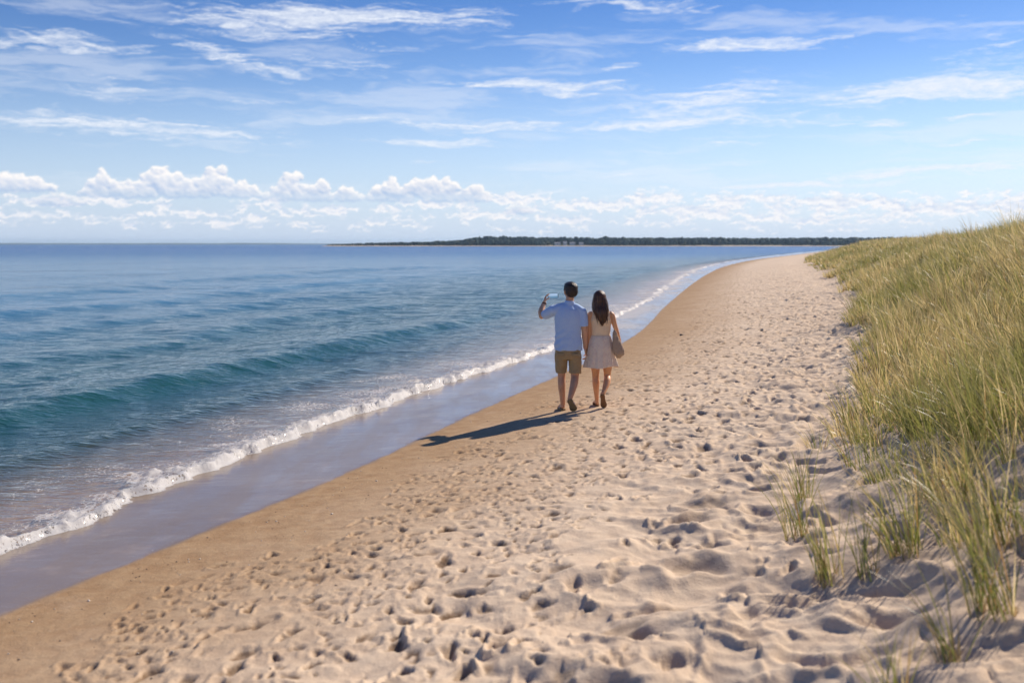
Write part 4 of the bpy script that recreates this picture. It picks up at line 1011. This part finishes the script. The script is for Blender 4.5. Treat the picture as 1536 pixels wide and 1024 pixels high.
def build_woman():
    x0, y0 = 1.238, 13.86; z0 = ground_z(x0, y0)
    root = empty('person', (x0, y0, z0)); tag(root, 'person with long dark hair wearing a cream sleeveless top and pale short skirt', 'person', 'couple walking on the sand')
    sk = skin_mat('warm_skin', (.68, .34, .165), (.72, .38, .20))
    gz = lambda x, y: ground_z(x0 + x, y0 + y) - z0
    hl = (-.030, .105, gz(-.03, .12) + .020); tl = (-.040, .330, gz(-.04, .32) + .016)
    hr = (.012, -.215, .212); tr = (.046, -.105, gz(.04, -.11) + .018)
    d = np.array(tr) - hr; upr = nrm(np.array((0, 1, .5)) - d * (np.array((0, 1, .5)) @ d) / (d @ d))
    hc = (-.018, .015, 1.520); HM = rotz(.06) @ rotx(-.06)
    P = []
    P += [limb([(0, 0, .80), (0, 0, .88), (0, 0, .99), (0, 0, 1.08), (0, 0, 1.20), (0, 0, 1.29), (-.004, 0, 1.345)], [(.13, .10), (.155, .115), (.122, .088), (.122, .085), (.138, .092), (.135, .080), (.06, .05)])]
    P += [limb([(-.004, -.004, 1.33), (-.010, .0, 1.38), (-.016, .008, 1.46)], [(.058, .052), (.046, .046), (.045, .046)])]
    P += [limb([(-.075, .0, .83), (-.066, .05, .62), (-.056, .085, .44), (-.052, .075, .33), (-.042, .115, .18), (-.034, .130, .085)], [.086, .070, .050, (.050, .053), (.035, .037), .029])]
    P += [limb([(.080, .0, .83), (.100, .03, .62), (.106, .05, .45), (.094, -.035, .37), (.050, -.135, .270), (.026, -.185, .225)], [.086, .071, .050, (.050, .052), (.036, .037), .029])]
    P += foot(hl, tl, (0, 0, 1), .040) + foot(hr, tr, upr, .040)
    wl = np.array((-.182, .030, .790))
    P += [limb([(-.11, 0, 1.305), (-.155, 0, 1.295), (-.158, -.01, 1.16), (-.156, -.012, 1.03)], [.045, .043, .036, .031]),
          limb([(-.156, -.012, 1.03), (-.160, .0, .96), (-.172, .018, .87), wl], [.031, .033, .028, (.021, .024)], ref=(1, 0, 0))]
    P += hand(wl, (-.16, .05, -1), (-1, .0, -.05), (0, 1, 0), (.62, .64, .66, .68), .88)
    wr = np.array((.282, .085, .893))
    P += [limb([(.11, 0, 1.305), (.155, 0, 1.295), (.190, .0, 1.18), (.228, .010, 1.07)], [.045, .043, .036, .031]),
          limb([(.228, .010, 1.07), (.242, .03, 1.01), (.266, .06, .94), wr], [.031, .033, .028, (.021, .024)], ref=(1, 0, 0))]
    P += hand(wr, (.06, -.02, -1), (-1, -.1, 0), (0, 1, 0), (.30, .34, .38, .42), .90)
    P += place(head_prims(.95), HM, hc)
    fuse('body', P, sk, root, .0050, 3)
    eyes(root, HM, hc, .95, sk)
    hm = hair_mat('long_brown_hair', (.016, .008, .005), (.15, .062, .026), (95, 60, 6))
    hp = [ball((-.018, -.008, 1.552), (.092, .106, .096)), ball((-.018, -.035, 1.50), (.097, .082, .10)),
          limb([(-.018, -.045, 1.52), (-.016, -.070, 1.43), (-.006, -.098, 1.36), (.006, -.112, 1.29), (.010, -.110, 1.225), (.014, -.104, 1.165)], [(.096, .062), (.105, .052), (.098, .044), (.074, .036), (.046, .028), (.012, .012)], seg=30),
          limb([(-.098, .0, 1.53), (-.106, -.02, 1.44), (-.098, -.04, 1.36), (-.085, -.06, 1.31)], [(.018, .04), (.02, .04), (.018, .03), (.006, .01)]),
          limb([(.062, .0, 1.53), (.080, -.02, 1.44), (.082, -.05, 1.34), (.062, -.085, 1.25), (.050, -.10, 1.20)], [(.018, .04), (.022, .04), (.022, .03), (.018, .02), (.006, .008)])]
    fuse('hair', hp, hm, root, .0042, 2, lambda c, n: .0055 * fbm(c[:, 0] * 55 + c[:, 1] * 20 + 2 * c[:, 2], c[:, 2] * 5, 530, 3) * sstep(1.60 - c[:, 2], 0, .15))
    r_ = np.random.default_rng(3); SV, SF, kk_ = [], [], 0
    hobj = bpy.data.objects[[o.name for o in root.children if o.name.startswith('hair')][-1]]
    for q in range(46):
        a = r_.uniform(-1, 1); x1 = -.016 + a * .095; yb = -.075 - .03 * (1 - a * a)
        z1 = r_.uniform(1.30, 1.50); dz = r_.uniform(.10, .20); sx = a * r_.uniform(-.02, .03) + .012
        tipx = x1 * (.55 if z1 - dz < 1.28 else .95) + sx
        v, f = limb([(x1, yb + .01, z1), ((x1 + tipx) / 2 + sx * .6, yb - .022, z1 - dz * .5), (tipx, yb - .030 - .012 * r_.random(), z1 - dz)], [.0042, .0040, .0012], seg=5, n=3)
        SV.append(v); SF += [tuple(i + kk_ for i in u_) for u_ in f]; kk_ += len(v)
    poly('loose_strands', np.concatenate(SV), SF, hm, hobj, True)
    # sleeveless top
    tm = cloth_mat('cream_cotton', (.86, .63, .40), (.88, .68, .45), 420)
    def td(c, n): x, y, z = c.T; return .004 * perlin(x * 10 + z * 4, z * 12, 540) + .003 * np.abs(perlin(x * 20, z * 9, 541)) * sstep(1.12 - z, 0, .1)
    tp = [limb([(0, 0, .985), (0, 0, 1.04), (0, 0, 1.12), (0, 0, 1.20), (0, 0, 1.26)], [(.138, .103), (.136, .100), (.140, .100), (.150, .104), (.150, .102)], dome=False, seg=36)]
    for q in (-1, 1):
        tp.append(limb([(q * .088, -.025, 1.23), (q * .092, -.018, 1.30), (q * .088, .0, 1.352), (q * .088, .03, 1.30), (q * .08, .05, 1.22)], [(.052, .060), (.036, .052), (.030, .030), (.034, .045), (.05, .045)], ref=(0, 1, 0), n=5))
    tp.append(limb([(0, -.012, 1.20), (0, -.012, 1.30)], [(.12, .080), (.105, .070)], dome=False))
    top = fuse('blouse', tp, tm, root, .0055, 2, td)
    # gathered skirt
    def blotch(n, p, c):
        f = n.noise(p, 13, 5, .65); v = n.n('ShaderNodeTexVoronoi', i={'Vector': p, 'Scale': 26.0}).outputs[0]
        c = n.mix(n.rng(f, .48, .62, 0, .30), c, (.66, .52, .48))
        return n.mix(n.math('MULTIPLY', n.rng(v, .10, .28, 1, 0), .45), c, (.62, .30, .24))
    km = cloth_mat('pale_printed_cotton', (.90, .74, .58), (.92, .78, .64), 420, .2, blotch)
    nz, na = 46, 150; V = []
    for i in range(nz):
        t = i / (nz - 1); z = 1.012 - t * .436
        ra = np.interp(t, [0, .12, .35, .7, 1], [.138, .154, .170, .184, .200]); rb = np.interp(t, [0, .12, .35, .7, 1], [.104, .120, .140, .150, .160])
        for j in range(na):
            a = 2 * math.pi * j / na
            rp = 1 + (.018 + .062 * t) * (.6 * math.sin(11 * a + 2 * math.sin(2 * a) + .5 * t) + .4 * math.sin(17 * a + 1.3)) + .012 * math.sin(34 * a) * (t > .70)
            rp *= 1 + (.022 if t > .72 else 0)
            x_ = ra * rp * math.cos(a); y_ = rb * rp * math.sin(a)
            fl = max(0, math.cos(a - 3.35)) ** 8 * t * t * .035 + max(0, math.cos(a - 6.1)) ** 8 * t * t * .045
            x_ *= 1 + fl / .2; zz = z - .014 * t * math.sin(3 * a + .6) - .022 * t * max(0, math.cos(a - 3.35)) ** 6 
            V.append((x_, y_, zz))
    F = [(i * na + j, i * na + (j + 1) % na, (i + 1) * na + (j + 1) % na, (i + 1) * na + j) for i in range(nz - 1) for j in range(na)]
    nt_ = km.node_tree; ou = [q for q in nt_.nodes if q.type == 'OUTPUT_MATERIAL'][0]; pb = [q for q in nt_.nodes if q.type == 'BSDF_PRINCIPLED'][0]
    tl_ = nt_.nodes.new('ShaderNodeBsdfTranslucent'); tl_.inputs[0].default_value = (.86, .68, .50, 1); mx = nt_.nodes.new('ShaderNodeMixShader'); mx.inputs[0].default_value = .10
    nt_.links.new(pb.outputs[0], mx.inputs[1]); nt_.links.new(tl_.outputs[0], mx.inputs[2]); nt_.links.new(mx.outputs[0], ou.inputs[0])
    s = poly('skirt', V, F, km, root, True); so = s.modifiers.new('s', 'SOLIDIFY'); so.thickness = .003
    rub = cloth_mat('brown_sole', (.19, .10, .05), (.24, .13, .07), 200, 0); st2 = bpy.data.materials['brown_strap']
    sandal(hl, tl, (0, 0, 1), rub, st2, root, .043, .016); sandal(hr, tr, upr, rub, st2, root, .043, .016)
    # shoulder bag
    bag = empty('shoulder_bag', (x0, y0, z0)); tag(bag, 'slouchy taupe bag hanging from the right shoulder of the long-haired person', 'bag')
    lm = cloth_mat('taupe_leather', (.38, .27, .19), (.46, .34, .245), 160, 0)
    rows = [(1.09, .172, .200), (1.05, .162, .217), (1.0, .156, .238), (.915, .154, .280), (.84, .158, .314), (.784, .170, .330), (.748, .186, .312), (.725, .212, .285)]
    bp = [limb([((a + b) / 2, -.088, z) for z, a, b in rows], [((b - a) / 2, q) for (z, a, b), q in zip(rows, (.016, .024, .034, .050, .058, .058, .045, .022))], seg=30)]
    fuse('bag_body', bp, lm, bag, .005, 2, lambda c, n: .007 * (np.abs(perlin(c[:, 0] * 14 - c[:, 2] * 5, c[:, 2] * 6, 550)) - .2) + .004 * perlin(c[:, 0] * 40, c[:, 2] * 12, 551))
    sp = [limb([(.186, -.088, 1.08), (.170, -.075, 1.18), (.150, -.045, 1.30), (.140, -.004, 1.352), (.146, .046, 1.30), (.165, .055, 1.18), (.190, -.005, 1.09), (.196, -.070, 1.06)], [(.010, .004)] * 8, ref=(1, 0, 0), seg=10)]
    fuse('strap', sp, lm, bag, .003, 1)
    v, f = limb([(.160, -.098, 1.045), (.190, -.102, 1.055), (.220, -.098, 1.04)], [(.006, .004)] * 3); mm, n = newmat('brass'); n.out(n.bsdf(Base_Color=(.6, .45, .22), Metallic=1.0, Roughness=.3))
    poly('buckle', *(lambda vf: (vf[0], vf[1]))(limb([(.176, -.118, 1.02), (.205, -.120, 1.02)], [.005, .005], ref=(0, 0, 1))), mm, bag)
build_man()
build_woman()

# ------------------------------------------------------------------ sea air
HAZE = 0.00012
if HAZE:
    V = [(x, y, z) for z in (-6.0, 24.0) for x, y in ((-4200, -60), (4200, -60), (4200, 7200), (-4200, 7200))]
    m = bpy.data.materials.new('sea_air'); m.use_nodes = True; n = N(m.node_tree)
    v = n.n('ShaderNodeVolumePrincipled', i={'Color': (.55, .78, 1.0, 1), 'Density': HAZE, 'Anisotropy': .2})
    n.n('ShaderNodeOutputMaterial', i={'Volume': v.outputs[0]})
    o = poly('haze', V, [(3, 2, 1, 0), (4, 5, 6, 7), (0, 1, 5, 4), (1, 2, 6, 5), (2, 3, 7, 6), (3, 0, 4, 7)], m)
    tag(o, 'thin bluish sea air softening the far shore', 'haze', kind='stuff')
sc.cycles.volume_bounces = 0
